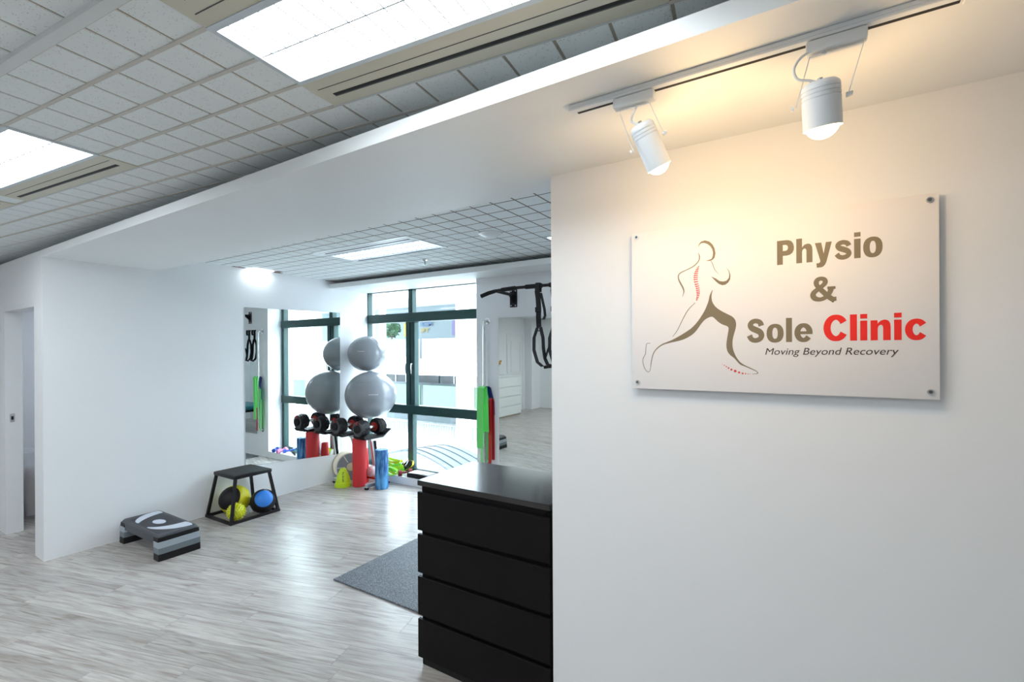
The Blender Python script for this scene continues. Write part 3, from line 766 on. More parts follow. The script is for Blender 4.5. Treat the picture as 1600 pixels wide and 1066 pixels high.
GL = {   # bold condensed letters: list of (outer, holes), advance width; cap height 1
 'P': ([([(0, 0), (0.26, 0), (0.26, 0.36), (0.44, 0.36), (0.58, 0.385), (0.69, 0.46), (0.745, 0.58), (0.75, 0.70), (0.72, 0.83), (0.64, 0.935), (0.53, 0.985), (0.42, 1.0), (0, 1.0)], [[(0.26, 0.56), (0.37, 0.56), (0.45, 0.585), (0.487, 0.65), (0.487, 0.72), (0.45, 0.785), (0.37, 0.81), (0.26, 0.81)]])], 0.75),
 'h': ([(ARCH + [(0.25, 1.0), (0, 1.0), (0, 0)], [])], 0.69),
 'n': ([(ARCH + [(0.24, 0.75), (0, 0.75), (0, 0)], [])], 0.69),
 'i': ([(rc(0, 0, 0.25, 0.75), []), (rc(0, 0.83, 0.25, 1.0), [])], 0.25),
 'l': ([(rc(0, 0, 0.25, 1.0), [])], 0.25),
 'o': ([(ell(0.365, 0.375, 0.365, 0.395), [ell(0.365, 0.375, 0.115, 0.235)])], 0.73),
 'y': ([([(0, 0.75), (0.265, 0.75), (0.365, 0.30), (0.455, 0.75), (0.70, 0.75), (0.48, -0.02), (0.43, -0.13), (0.36, -0.205), (0.27, -0.24), (0.08, -0.245), (0.06, -0.07), (0.15, -0.07), (0.21, -0.04), (0.225, 0.02)], [])], 0.70),
 's': ([(stroke([(0.575, 0.515, 0.20), (0.52, 0.615, 0.19), (0.36, 0.672, 0.175), (0.20, 0.635, 0.185), (0.135, 0.55, 0.20), (0.20, 0.455, 0.215), (0.36, 0.39, 0.22), (0.52, 0.315, 0.215), (0.58, 0.215, 0.20), (0.51, 0.12, 0.185), (0.345, 0.075, 0.175), (0.18, 0.12, 0.185), (0.095, 0.23, 0.20)]), [])], 0.68),
 'S': ([(stroke([(0.64, 0.705, 0.25), (0.58, 0.85, 0.225), (0.40, 0.918, 0.20), (0.23, 0.87, 0.215), (0.155, 0.745, 0.25), (0.22, 0.62, 0.26), (0.40, 0.53, 0.26), (0.58, 0.435, 0.26), (0.645, 0.29, 0.25), (0.58, 0.15, 0.22), (0.39, 0.082, 0.20), (0.20, 0.14, 0.22), (0.11, 0.30, 0.25)]), [])], 0.77),
 'C': ([(arc_st(0.455, 0.50, 0.33, 0.415, 30, 330, 0.195, 0.27, 20), [])], 0.86),
 'c': ([(arc_st(0.37, 0.375, 0.25, 0.30, 33, 327, 0.175, 0.25, 18), [])], 0.70),
 'e': ([(arc_st(0.37, 0.375, 0.25, 0.30, 0, 325, 0.17, 0.24, 18), []), (rc(0.20, 0.315, 0.735, 0.43), [])], 0.735),
 '&': ([(stroke([(0.93, 0.0, 0.21), (0.70, 0.17, 0.20), (0.47, 0.41, 0.20), (0.30, 0.60, 0.19)]), []),
        (stroke([(0.34, 0.56, 0.16), (0.265, 0.66, 0.19), (0.245, 0.78, 0.20), (0.30, 0.88, 0.18), (0.42, 0.92, 0.16), (0.54, 0.88, 0.18), (0.585, 0.78, 0.19), (0.53, 0.67, 0.18), (0.40, 0.56, 0.17)]), []),
        (stroke([(0.42, 0.575, 0.17), (0.26, 0.46, 0.18), (0.145, 0.35, 0.20), (0.12, 0.23, 0.22), (0.20, 0.12, 0.20), (0.36, 0.075, 0.16), (0.52, 0.11, 0.16), (0.66, 0.22, 0.17), (0.76, 0.37, 0.19), (0.80, 0.54, 0.20)]), []),
        (rc(0.66, 0.47, 0.96, 0.575), []), (rc(0.82, -0.01, 0.99, 0.15), [])], 0.97)}
def word(txt, x0, x1, zb, zt, m, lb, gap=0.10):
    g = G(); X = 0; V = []; Fc = []
    for ch in txt:
        parts, adv = GL[ch]
        for pk, (outer, holes) in enumerate(parts):
            yy = -0.0005 - 0.0003 * pk
            if len(outer) > 30 and not holes:      # a stroke outline: left side then right side reversed
                base = len(V); n2 = len(outer)
                V += [(X + p[0], p[1], yy) for p in outer]
                Fc += [(base + i, base + i + 1, base + n2 - 2 - i, base + n2 - 1 - i) for i in range(n2 // 2 - 1)]
                continue
            loops = [outer] + holes
            base = len(V); flat_ = [p for L_ in loops for p in L_]
            V += [(X + p[0], p[1], yy) for p in flat_]
            Fc += [tuple(base + i for i in t_) for t_ in tessellate_polygon([[Vector((p[0], p[1], 0)) for p in L_] for L_ in loops])]
        X += adv + gap
    W = X - gap
    xs0, xs1 = min(v[0] for v in V), max(v[0] for v in V)
    me = bpy.data.meshes.new('lettering')
    me.from_pydata([(x0 + (x1 - x0) * (v[0] - xs0) / (xs1 - xs0), v[2], zb + (zt - zb) * v[1]) for v in V], [], Fc)
    me.materials.append(MATS[m]); me.update()
    return lab(link('lettering', me, sg), lb)
word('Physio', 0.512, 0.8016, 0.446, 0.529, 'taupe_print', 'taupe word Physio')
word('&', 0.6084, 0.681, 0.3135, 0.395, 'taupe_print', 'taupe ampersand')
word('Sole', 0.417, 0.615, 0.179, 0.2615, 'taupe_print', 'taupe word Sole')
word('Clinic', 0.6454, 0.9047, 0.181, 0.2655, 'red_text', 'red word Clinic', 0.115)
lab(text_obj('Moving Beyond Recovery', 0.4743, 0.8402, 0.1354, 0.158, 'tag_print', 'lettering', sg, 0.0, 0.22, ref='M'), 'small dark italic tagline')
for x, z in ((0.021, 0.606), (0.914, 0.602), (0.022, 0.026), (0.914, 0.023)):
    so = obj('standoff', G().cyl((x, -0.006, z), (x, 0, z), 0.0085, 20).cyl((x, 0.006, z), (x, YS - SYF, z), 0.0075, 16), 'steel', sg)
    obj('standoff_groove', G().cyl((x, -0.0064, z), (x, -0.006, z), 0.005, 14), 'slot_grey', so)

# ------------------------------------------------------------------ track with two spotlights
YT = 1.40
tr = thing('light_track', 'white ceiling track carrying the two spotlights', 'light track', (-0.64, YT, ZS))
TLn = 1.30
obj('rail', G().rbox((0, -0.018, -0.020), (TLn, 0.018, -0.0002), 0.002, 1), 'white_plastic', tr, smooth=False)
obj('slot', G().box((0.022, 0.0015, -0.0206), (0.935, 0.0125, -0.0198)), 'black_slot', tr, smooth=False)
obj('side_groove', G().box((0.01, -0.0184, -0.013), (TLn - 0.01, -0.0178, -0.0115)), 'frame_alu', tr, smooth=False)
obj('end_box', G().rbox((0.94, -0.019, -0.024), (1.06, 0.019, -0.0205), 0.002, 1), 'white_plastic', tr, smooth=False)
def track_spot(label, x, top, bot, rad, adl, yoke_side, cable, power):
    """x of adapter; top/bot: world axis points of the lamp body"""
    T, B = Vector(top), Vector(bot); d = (B - T).normalized(); L = (B - T).length
    t = thing('track_spotlight', label, 'spotlight', (x, YT, ZS - 0.02))
    o0 = Vector((x, YT, ZS - 0.02))
    obj('adapter', G().rbox((-adl / 2, -0.017, -0.030), (adl / 2, 0.017, -0.0005), 0.006, 2), 'white_plastic', t)
    s = d.cross(Vector((0, 1, 0))); s = (s if s.x > 0 else -s).normalized()
    piv = T + d * (L * 0.42)
    a = o0 + Vector((0, 0, -0.030))
    hw = rad + 0.012
    up = a + Vector((0, 0, -0.006))
    pts = [piv - s * hw, Vector((up.x, up.y, 0)) - Vector((s.x, s.y, 0)) * hw + Vector((0, 0, up.z)), Vector((up.x, up.y, 0)) + Vector((s.x, s.y, 0)) * hw + Vector((0, 0, up.z)), piv + s * hw]
    obj('yoke', G().ribbon([p - o0 for p in pts], 0.013, 0.0022, d.cross(s)), 'white_plastic', t)
    for sg_ in (-1, 1):
        c = piv + s * (sg_ * hw)
        obj('thumbscrew', G().cyl(c - o0 - s * 0.004, c - o0 + s * (sg_ * 0.010), 0.0065, 12), 'white_plastic', t)
    prof = [(0.002, 0), (rad * 0.80, 0.0), (rad * 0.95, 0.006)]
    z = 0.012
    for k in range(3):
        prof += [(rad, z), (rad, z + 0.006), (rad * 0.965, z + 0.0065), (rad * 0.965, z + 0.0085), (rad, z + 0.009)]; z += 0.010
    prof += [(rad, L), (rad * 0.93, L), (rad * 0.90, L - 0.012), (0.002, L - 0.014)]
    b = obj('lamp_body', G().lathe(prof, 36, T - o0, d), 'white_plastic', t)
    obj('bulb', G().sphere(B - o0 - d * 0.014, rad * 0.93, 28, 10, 1.0, 0.0, 1.0, d), 'bulb_warm', t)
    obj('cable', G().tube(crv(cable), 0.0034, 8), 'white_plastic', t)
    obj('cable_gland', G().cyl(T - o0 - d * 0.010, T - o0, 0.006, 10), 'steel', t)
    ld = bpy.data.lights.new('lamp_glow', 'POINT'); lo = bpy.data.objects.new('lamp_glow', ld); COL.objects.link(lo)
    lo.parent = t; lo.location = B + d * (rad + 0.030) - o0
    ld.energy = power; ld.color = (1.0, 0.66, 0.31); ld.shadow_soft_size = 0.03
    return t
track_spot('tilted white track spotlight nearer the doorway', -0.432, (-0.420, 1.425, 2.385), (-0.378, 1.475, 2.262), 0.037, 0.125, 1,
           [(0.010, 0.000, -0.033), (-0.004, 0.005, -0.050), (-0.012, 0.012, -0.070), (0.012, 0.016, -0.085), (0.034, 0.024, -0.082)], SPOT_W)
track_spot('white track spotlight with looped cable, nearer the right edge', 0.068, (0.036, 1.40, 2.362), (0.041, 1.425, 2.256), 0.0425, 0.125, 1,
           [(-0.020, 0.0, -0.036), (-0.040, -0.010, -0.026), (-0.070, -0.014, -0.034), (-0.088, -0.014, -0.060), (-0.080, -0.010, -0.086), (-0.055, -0.004, -0.094), (-0.038, 0.0, -0.102)], SPOT_W)

# ------------------------------------------------------------------ step platform
t = thing('step_platform', 'grey aerobic step platform by the left wall', 'step platform', (-4.842, 1.886, 0))
HX, HY = 0.378, 0.156
def rrect(hx, hy, r, n=5):
    P = []
    for cx, cy, a0 in ((hx - r, hy - r, 0), (-hx + r, hy - r, 90), (-hx + r, -hy + r, 180), (hx - r, -hy + r, 270)):
        for k in range(n + 1):
            a = R(a0 + 90 * k / n); P.append((cx + r * math.cos(a), cy + r * math.sin(a)))
    return P
def loft(rings):
    g = G(); n = len(rings[0][0])
    vs = [(x, y, z) for P, z in rings for x, y in P]
    fs = [(i * n + k, i * n + (k + 1) % n, (i + 1) * n + (k + 1) % n, (i + 1) * n + k) for i in range(len(rings) - 1) for k in range(n)]
    fs += [tuple(range(n - 1, -1, -1)), tuple(range((len(rings) - 1) * n, len(rings) * n))]
    return g.add(vs, fs)
top = obj('deck', loft([(rrect(HX - 0.012, HY - 0.006, 0.03), 0.125), (rrect(HX - 0.008, HY - 0.004, 0.03), 0.190), (rrect(HX - 0.018, HY - 0.014, 0.03), 0.205)]), 'charcoal_plastic', t)
obj('grip_surface', loft([(rrect(HX - 0.045, HY - 0.022, 0.02), 0.2045), (rrect(HX - 0.047, HY - 0.024, 0.02), 0.2062)]), 'step_top', top)
me_rib = mesh('grip_rib', G().rbox((-0.0018, -0.118, 0.2060), (0.0018, 0.118, 0.2074), 0.0006, 1), 'charcoal_plastic')
for k in range(46): link('grip_rib', me_rib, top, (-0.29 + k * 0.0129, 0, 0))
for P in ([(-0.335, 0.129), (-0.335, 0.081), (-0.325, 0.022), (-0.293, -0.032), (-0.247, -0.075), (-0.183, -0.114), (-0.102, -0.118), (-0.141, -0.088), (-0.183, -0.04), (-0.218, 0.019), (-0.24, 0.083), (-0.238, 0.128)],
          [(0.331, 0.128), (0.333, 0.087), (0.32, 0.041), (0.299, -0.003), (0.267, -0.041), (0.224, -0.076), (0.166, -0.104), (0.11, -0.12), (0.06, -0.117), (0.118, -0.083), (0.154, -0.045), (0.178, -0.002), (0.192, 0.044), (0.196, 0.096), (0.197, 0.128)]):
    P = smooth_closed(P, 1)
    lab(obj('swoosh', G().prism(P, 0.2062, 0.2082, 'xy'), 'step_light', top, smooth=False), 'pale grey curved inlay')
lab(obj('oval', G().prism([(0.075 * math.cos(2 * PI * k / 28), 0.042 * math.sin(2 * PI * k / 28)) for k in range(28)], 0.2062, 0.2082, 'xy'), 'step_light', top, smooth=False), 'pale grey oval inlay')
for sx in (-1, 1):
    lw = obj('leg_cap', loft([([(sx * (HX - 0.05) + x * 0.16, y) for x, y in rrect(0.30, HY, 0.05)], 0.150), ([(sx * (HX - 0.05) + x * 0.16, y) for x, y in rrect(0.30, HY - 0.004, 0.05)], 0.183)]), 'step_black', t)
    for z0, z1, m in ((0.103, 0.152, 'step_grey'), (0.056, 0.1025, 'step_mid'), (0.0, 0.0555, 'step_black')):
        e = (0.152 - z0) * 0.05
        obj('riser', loft([([(sx * (HX - 0.045 + e) + x * 0.16, y * (1 + e)) for x, y in rrect(0.32, HY, 0.05)], z0), ([(sx * (HX - 0.045 + e * 0.8) + x * 0.16, y) for x, y in rrect(0.32, HY, 0.05)], z1)]), m, t)

# ------------------------------------------------------------------ plyometric stand and the balls in it
t = thing('plyo_stand', 'black steel jump stand with tapered legs against the left wall', 'stand', (-5.012, 2.710, 0))
bx, by, tx, ty, HZ = 0.246, 0.256, 0.192, 0.186, 0.46
obj('top_plate', G().rbox((-tx - 0.008, -ty - 0.008, HZ - 0.034), (tx + 0.008, ty + 0.008, HZ), 0.004, 2), 'black_metal', t)
obj('rubber_pad', G().rbox((-tx + 0.004, -ty + 0.004, HZ), (tx - 0.004, ty - 0.004, HZ + 0.003), 0.001, 1), 'black_rubber', t)
def sq_bar(p, q, w):
    p = Vector(p); q = Vector(q); d = (q - p).normalized()
    u = Vector((0, 0, 1)).cross(d)
    u = u.normalized() if u.length > 0.3 else Vector((1, 0, 0)); v = d.cross(u).normalized(); u = v.cross(d).normalized()
    vs = [c + u * (a * w / 2) + v * (b * w / 2) for c in (p, q) for a, b in ((-1, -1), (1, -1), (1, 1), (-1, 1))]
    return G().add(vs, [(3, 2, 1, 0), (4, 5, 6, 7), (0, 1, 5, 4), (1, 2, 6, 5), (2, 3, 7, 6), (3, 0, 4, 7)])
for sx in (-1, 1):
    for sy in (-1, 1):
        obj('leg', sq_bar((sx * (bx - 0.013), sy * (by - 0.013), 0.0015), (sx * (tx - 0.011), sy * (ty - 0.011), HZ - 0.035), 0.025), 'black_metal', t, smooth=False)
    obj('base_rail', G().box((sx * bx, -by, 0), (sx * (bx - 0.026), by, 0.026)), 'black_metal', t, smooth=False)
    obj('base_rail', G().box((-bx + 0.027, sx * by, 0), (bx - 0.027, sx * (by - 0.026), 0.026)), 'black_metal', t, smooth=False)
Q = Vector((0.72, -0.62, 0.30))
t = thing('medicine_ball', 'yellow medicine ball with black side panels inside the jump stand', 'medicine ball', (-5.10, 2.67, 0.148))
ax = Vector((0.40, -0.80, 0.42)).normalized()
obj('shell', G().sphere((0, 0, 0), 0.147, 40, 24, axis=ax), 'yellow', t)
for s_, m_ in ((1, 'ball_black'), (-1, 'ball_grey')):
    lab(obj('side_panel', G().sphere((0, 0, 0), 0.1485, 40, 8, 1, 0.62, 1.0, axis=ax * s_), m_, t), 'dark round side panel')
t = thing('medicine_ball', 'black medicine ball with blue round panel inside the jump stand', 'medicine ball', (-4.868, 2.838, 0.124))
obj('shell', G().sphere((0, 0, 0), 0.123, 40, 24), 'ball_black', t)
ax = Vector((0.78, -0.35, 0.50)).normalized()
pn = obj('blue_panel', G().sphere((0, 0, 0), 0.1248, 36, 8, 1, 0.72, 1.0, axis=ax), 'ball_blue', t); lab(pn, 'bright blue round panel')
obj('panel_ring', G().sphere((0, 0, 0), 0.1262, 36, 2, 1, 0.90, 0.925, axis=ax), 'ball_blue', pn)
t = thing('spiky_ball', 'small yellow spiky massage ball at the front of the jump stand', 'massage ball', (-4.865, 2.562, 0.093))
obj('core', G().sphere((0, 0, 0), 0.081, 32, 18), 'spiky_yellow', t)
g = G(); n = 170
for k in range(n):
    z = 1 - 2 * (k + 0.5) / n; a = k * 2.39996; r = math.sqrt(1 - z * z); d = Vector((r * math.cos(a), r * math.sin(a), z))
    g.cyl(d * 0.080, d * 0.0925, 0.0062, 6, 0.0018)
o = obj('spike', g, 'spiky_yellow', t); o['kind'] = 'stuff'

# ------------------------------------------------------------------ rubber mat
o = obj('rubber_mat', G().rbox((-2.98, 2.268, 0.0), (-1.80, 4.33, 0.012), 0.002, 1), 'speckled_rubber'); tag(o, 'speckled dark rubber floor mat beside the black chest', 'mat')

# ------------------------------------------------------------------ dumbbell rack with dumbbells and gym balls
RX = -4.875
t = thing('dumbbell_rack', 'silver-legged dumbbell stand in the corner by the window', 'dumbbell stand', (RX, 4.12, 0))
for sx in (-1, 1):
    b = obj('foot_bar', G().rbox((sx * 0.300 - 0.020, -0.165, 0.022), (sx * 0.300 + 0.020, 0.205, 0.066), 0.004, 1), 'silver_paint', t)
    for y in (-0.165, 0.175):
        obj('end_cap', G().rbox((sx * 0.300 - 0.022, y - 0.004, 0.0), (sx * 0.300 + 0.022, y + 0.032, 0.024), 0.003, 1), 'black_rubber', b)
obj('cross_bar', G().rbox((-0.278, 0.145, 0.025), (0.278, 0.185, 0.065), 0.004, 1), 'silver_paint', t)
lab(obj('red_brace', G().rbox((0.09, 0.032, 0.070), (0.24, 0.072, 0.095), 0.004, 1), 'red_detail', t), 'red brace low on the stand')
for sx in (-1, 1):
    obj('post', sq_bar((sx * 0.12, 0.165, 0.066), (sx * 0.19, 0.03, 0.610), 0.042), 'silver_paint', t, smooth=False)
    obj('post_pad', sq_bar((sx * 0.150, 0.185, 0.066), (sx * 0.222, 0.052, 0.605), 0.02), 'black_rubber', t, smooth=False)
    g = G().prism([(-0.20, 0.643), (-0.17, 0.608), (0.16, 0.608), (0.22, 0.663), (0.24, 0.688), (0.235, 0.700), (0.20, 0.673), (0.13, 0.633), (-0.14, 0.633), (-0.19, 0.658)], sx * 0.215 - 0.10, sx * 0.215 + 0.10, 'yz')
    obj('tray', g, 'black_rubber', t, smooth=False)
    lab(obj('side_arm', G().prism([(-0.10, 0.588), (0.12, 0.588), (0.235, 0.663), (0.225, 0.688), (0.10, 0.610), (-0.10, 0.610)], sx * 0.322 - 0.006, sx * 0.322 + 0.006, 'yz'), 'silver_paint', t, smooth=False), 'silver side arm')
obj('tray_beam', G().rbox((-0.21, 0.0, 0.573), (0.21, 0.045, 0.606), 0.004, 1), 'silver_paint', t)
def dumbbell(label, loc):
    t = thing('adjustable_dumbbell', label, 'dumbbell', loc)
    obj('handle', G().tube([(0, -0.10, 0), (0, -0.05, 0), (0, 0, 0), (0, 0.05, 0), (0, 0.10, 0)], [0.017, 0.020, 0.022, 0.020, 0.017], 14), 'steel', t)
    me1 = {}
    for s_ in (-1, 1):
        for k in range(7):
            rr = 0.108 - 0.004 * abs(k - 2)
            key = round(rr, 4)
            if key not in me1:
                P = [(rr * math.cos(2 * PI * a / 20 + 0.16), (rr * 0.98 if math.sin(2 * PI * a / 20 + 0.16) > -0.8 else rr * 0.88) * math.sin(2 * PI * a / 20 + 0.16)) for a in range(20)]
                me1[key] = mesh('weight_plate', G().prism(P, -0.0062, 0.0062, 'xz'), 'black_rubber', smooth=False)
            link('weight_plate', me1[key], t, (0, s_ * (0.082 + k * 0.0175), 0))
            if s_ < 0:
                rg = obj('plate_edge', G().lathe([(rr * 0.93, -0.0009), (rr * 0.985, -0.0009), (rr * 0.985, 0.0009), (rr * 0.93, 0.0009)], 24, (0, s_ * (0.082 + k * 0.0175) - 0.0072, 0), (0, 1, 0)), 'plate_ring', t)
        y = s_ * (0.082 + 6 * 0.0175 + 0.008)
        d_ = obj('dial', G().lathe([(0.050, 0), (0.050, 0.016), (0.042, 0.022), (0.020, 0.022)], 24, (0, y, 0), (0, s_, 0)), 'black_rubber', t)
        lab(obj('dial_pointer', G().box((-0.006, y + s_ * 0.001, 0.052), (0.010, y + s_ * 0.012, 0.092)), 'red_detail', d_, smooth=False), 'red pointer on the dial')
    obj('red_band', G().lathe([(0.024, -0.006), (0.055, -0.006), (0.055, 0.006), (0.024, 0.006)], 20, (0, 0.068, 0), (0, 1, 0)), 'red_detail', t)
    return t
dumbbell('black adjustable dumbbell on the mirror side of the stand', (RX - 0.205, 4.10, 0.742))
dumbbell('black adjustable dumbbell on the window side of the stand', (RX + 0.215, 4.10, 0.742))
def gym_ball(label, c, r, sz, ps):
    t = thing('gym_ball', label, 'exercise ball', (c[0], c[1], c[2] - r * sz))
    b = obj('shell', G().sphere((0, 0, r * sz), r, 56, 36, sz), 'gym_grey', t)
    n = 0
    for k in (-2, 2):
        z = k * 0.30
        rr = r * math.sqrt(1 - z * z)
        obj('rib', G().lathe([(rr - 0.002, -0.003), (rr + 0.0007, -0.0008), (rr + 0.0007, 0.0008), (rr - 0.002, 0.003)], 56, (0, 0, r * sz + z * r * sz)), 'gym_grey', b)
    d = Vector((-c[0], -c[1], 0)).normalized(); d = Matrix.Rotation(ps[0], 3, 'Z') @ d
    g = G()
    w = ps[2]
    for k in range(6):
        a0 = -w / 2 + w * k / 6; a1 = a0 + w / 6 * 0.72
        vs = []
        for a in (a0, (a0 + a1) / 2, a1):
            for zz in (-0.5, 0.5):
                zr = ps[1] + zz * 0.036
                dd = Matrix.Rotation(a, 3, 'Z') @ d
                rr = r * math.sqrt(1 - zr * zr) + 0.0012
                vs.append((dd.x * rr, dd.y * rr, r * sz + zr * r * sz))
        g.add(vs, [(0, 2, 3, 1), (2, 4, 5, 3)])
    lab(obj('brand_print', g, 'gym_print', t, smooth=False), 'pale printed wordmark')
    return t
gym_ball('large grey exercise ball resting on the dumbbells', (-4.850, 4.288, 1.124), 0.329, 0.94, (0.10, 0.10, 0.36))
gym_ball('smaller grey exercise ball balanced on top of the larger one', (-5.005, 4.360, 1.665), 0.250, 0.95, (-0.30, 0.14, 0.36))

# ------------------------------------------------------------------ rollers, cone, boards in the corner
t = thing('marker_cone', 'lime green training cone on the floor in front of the mirror', 'training cone', (-4.957, 3.925, 0))
b = obj('cone', G().lathe([(0.098, 0), (0.098, 0.004), (0.099, 0.03), (0.094, 0.034), (0.095, 0.05), (0.089, 0.055), (0.086, 0.085), (0.078, 0.115), (0.056, 0.172), (0.042, 0.208), (0.034, 0.220), (0.018, 0.226)], 40), 'lime', t)
for z in (0.012, 0.024): obj('rim', G().lathe([(0.0975, z - 0.003), (0.101, z), (0.0975, z + 0.003)], 40), 'lime', t)
# lettering running down the cone face that looks into the room
dv = Vector((0.785, -0.62, 0)).normalized(); sd = Vector((-dv.y, dv.x, 0))
for k, chh in enumerate('SPORTS'):
    z = 0.082 + k * 0.0195; rad = (0.086 - (z - 0.085) * 0.267 if z < 0.115 else 0.078 - (z - 0.115) * 0.386) + 0.0032
    ox = dv * rad
    up = (Vector((0, 0, 1)) - dv * 0.35).normalized()
    M = Matrix(((up.x, dv.x, -sd.x, ox.x), (up.y, dv.y, -sd.y, ox.y), (up.z, dv.z, -sd.z, z), (0, 0, 0, 1)))
    text_obj(chh, -0.008, 0.008, -0.010, 0.010, 'black_print', 'print', b, 0.03, y=0.0, M=M)
t = thing('foam_roller', 'tall smooth red foam roller standing in front of the dumbbell stand', 'foam roller', (-4.790, 4.045, 0))
obj('foam', G().lathe([(0.080, 0), (0.086, 0.006), (0.087, 0.592), (0.083, 0.602), (0.030, 0.602)], 36), 'red_foam', t)
obj('core', G().lathe([(0.020, 0.6022), (0.028, 0.6035), (0.014, 0.6035)], 20), 'black_slot', t)
t = thing('foam_roller', 'second red roller half hidden behind the tall red one', 'foam roller', (-4.862, 4.185, 0))
obj('foam', G().lathe([(0.052, 0), (0.058, 0.008), (0.058, 0.12), (0.050, 0.36), (0.044, 0.44)], 32), 'red_foam', t)
obj('cap', G().lathe([(0.044, 0.4402), (0.02, 0.446)], 20), 'red_detail', t)
t = thing('foam_roller', 'blue marbled foam roller standing in front of the window sill', 'foam roller', (-4.468, 4.115, 0))
obj('foam', G().lathe([(0.075, 0), (0.081, 0.006), (0.081, 0.474), (0.075, 0.482), (0.01, 0.482)], 36), 'blue_marble', t)
t = thing('wobble_board', 'round grey wobble board with pale spokes standing behind the cone', 'balance board', (-5.06, 4.13, 0.0))
dv = Vector((0.80, -0.60, 0.12)).normalized(); c0 = Vector((0, 0, 0.186))
obj('disc', G().lathe([(0.184, -0.006), (0.186, 0.0), (0.184, 0.006)], 48, c0, dv), 'board_cream', t)
obj('grip_face', G().lathe([(0.172, 0.0061), (0.171, 0.0075)], 48, c0, dv), 'board_grey', t)
u = dv.orthogonal().normalized(); w = dv.cross(u)
for k in range(6):
    a = k * PI / 3 + 0.35; dd = u * math.cos(a) + w * math.sin(a); nn = dv.cross(dd)
    vs = [c0 + dv * h + dd * r_ + nn * s_ for h in (0.0075, 0.0085) for r_, s_ in ((0.07, -0.0045), (0.171, -0.0045), (0.171, 0.0045), (0.07, 0.0045))]
    obj('spoke', G().add(vs, [(0, 3, 2, 1), (4, 5, 6, 7), (0, 1, 5, 4), (1, 2, 6, 5), (2, 3, 7, 6), (3, 0, 4, 7)]), 'board_cream', t, smooth=False)
obj('hub', G().lathe([(0.052, 0.0076), (0.050, 0.011), (0.02, 0.012)], 32, c0, dv), 'board_wood', t)
t = thing('wobble_board', 'wooden wobble board leaning edge-on beside the mirror wall', 'balance board', (-5.228, 4.17, 0.0))
dv = Vector((0.985, -0.10, 0.14)).normalized(); c0 = Vector((0, 0, 0.182))
obj('disc', G().lathe([(0.176, -0.008), (0.180, 0.0), (0.176, 0.008)], 44, c0, dv), 'board_wood', t)
obj('dome', G().sphere(c0 - dv * 0.008, 0.05, 24, 8, 0.6, 0.0, 1.0, -dv), 'board_wood', t)
t = thing('soft_ball', 'small mottled pink and cream ball behind the red roller', 'ball', (-4.715, 4.175, 0.165))
obj('shell', G().sphere((0, 0, 0), 0.070, 32, 20), 'mottled_ball', t)
obj('valve', G().cyl((0.038, -0.054, 0.021), (0.041, -0.058, 0.0222), 0.004, 10), 'white_plastic', t)

# ------------------------------------------------------------------ things on the window sill
SZ = 0.095
t = thing('resistance_band_heap', 'heap of lime green exercise bands at the left of the sill', 'exercise bands', (-4.585, 4.45, SZ))
for k in range(5):
    a = 0.5 * k; pts = []
    for s_ in range(13):
        u = s_ / 12 * 2 * PI
        pts.append((0.13 * math.cos(u) + 0.03 * math.sin(3 * u + k), 0.05 * math.sin(u) + 0.015 * math.cos(2 * u + k), 0.020 + 0.036 * k + 0.018 * math.sin(2 * u + a)))
    obj('band', G().ribbon(pts, 0.030, 0.004, (0.1, 0.25, 1)), 'lime_band' if k % 2 else 'lime', t)
pts = [(0.02 + 0.095 * math.sin(u), -0.02 - 0.10 * (u / PI), 0.10 - 0.115 * abs(math.sin(u))) for u in [PI * k / 12 for k in range(13)]]
obj('hanging_loop', G().ribbon([(0.10 * math.cos(u) + 0.02, -0.085 + 0.012 * math.cos(2 * u), 0.05 + 0.05 * math.sin(u)) for u in [2 * PI * k / 20 for k in range(21)]], 0.030, 0.004, (0.1, 1, 0.35)), 'lime_band', t)
t = thing('strap_bundle', 'tangle of black and yellow straps on the sill beside the mullion', 'straps', (-4.44, 4.545, SZ))
for k in range(5):
    pts = []
    for s_ in range(15):
        u = s_ / 14 * 2 * PI
        pts.append((0.11 * math.cos(u + 0.4 * k) - 0.01 * k, 0.035 * math.sin(u), 0.100 + 0.075 * math.sin(u + 0.9 * k) * (0.7 + 0.10 * k)))
    obj('strap', G().ribbon(pts, 0.028, 0.004, (0.15, 1, 0.1)), 'yellow' if k == 1 else 'black_webbing', t)
t = thing('hand_weight', 'small dark red dumbbell on the sill beside the black case', 'dumbbell', (-4.405, 4.425, SZ + 0.042))
obj('handle', G().cyl((-0.0, -0.05, 0), (0.055, 0.055, 0), 0.014, 14), 'dark_red', t)
for p, q in (((-0.018, -0.075, 0), (0.008, -0.04, 0)), ((0.047, 0.042, 0), (0.070, 0.080, 0))):
    obj('weight_head', G().cyl(p, q, 0.041, 8), 'dark_red', t)
t = thing('flat_case', 'flat black case with papers on the sill above the chest corner', 'case', (-4.14, 4.47, SZ))
obj('case', G().rbox((-0.17, -0.085, 0), (0.20, 0.10, 0.055), 0.008, 2), 'black_rubber', t)
obj('lid_panel', G().rbox((-0.15, -0.07, 0.055), (0.18, 0.085, 0.060), 0.002, 1), 'charcoal_plastic', t)
o = obj('leaflet', G().box((-0.105, -0.075, 0), (0.105, 0.055, 0.003)), 'paper'); o.location = (-4.175, 4.465, SZ + 0.0605); o.rotation_euler = (0, 0, 0.12); tag(o, 'white leaflet lying on the flat black case', 'leaflet')
o2 = obj('print_stripe', G().box((-0.05, 0.0, 0.003), (0.06, 0.02, 0.0035)), 'red_print', o)
t = thing('folded_strap', 'folded black strap on the sill right of the black case', 'strap', (-3.74, 4.47, SZ))
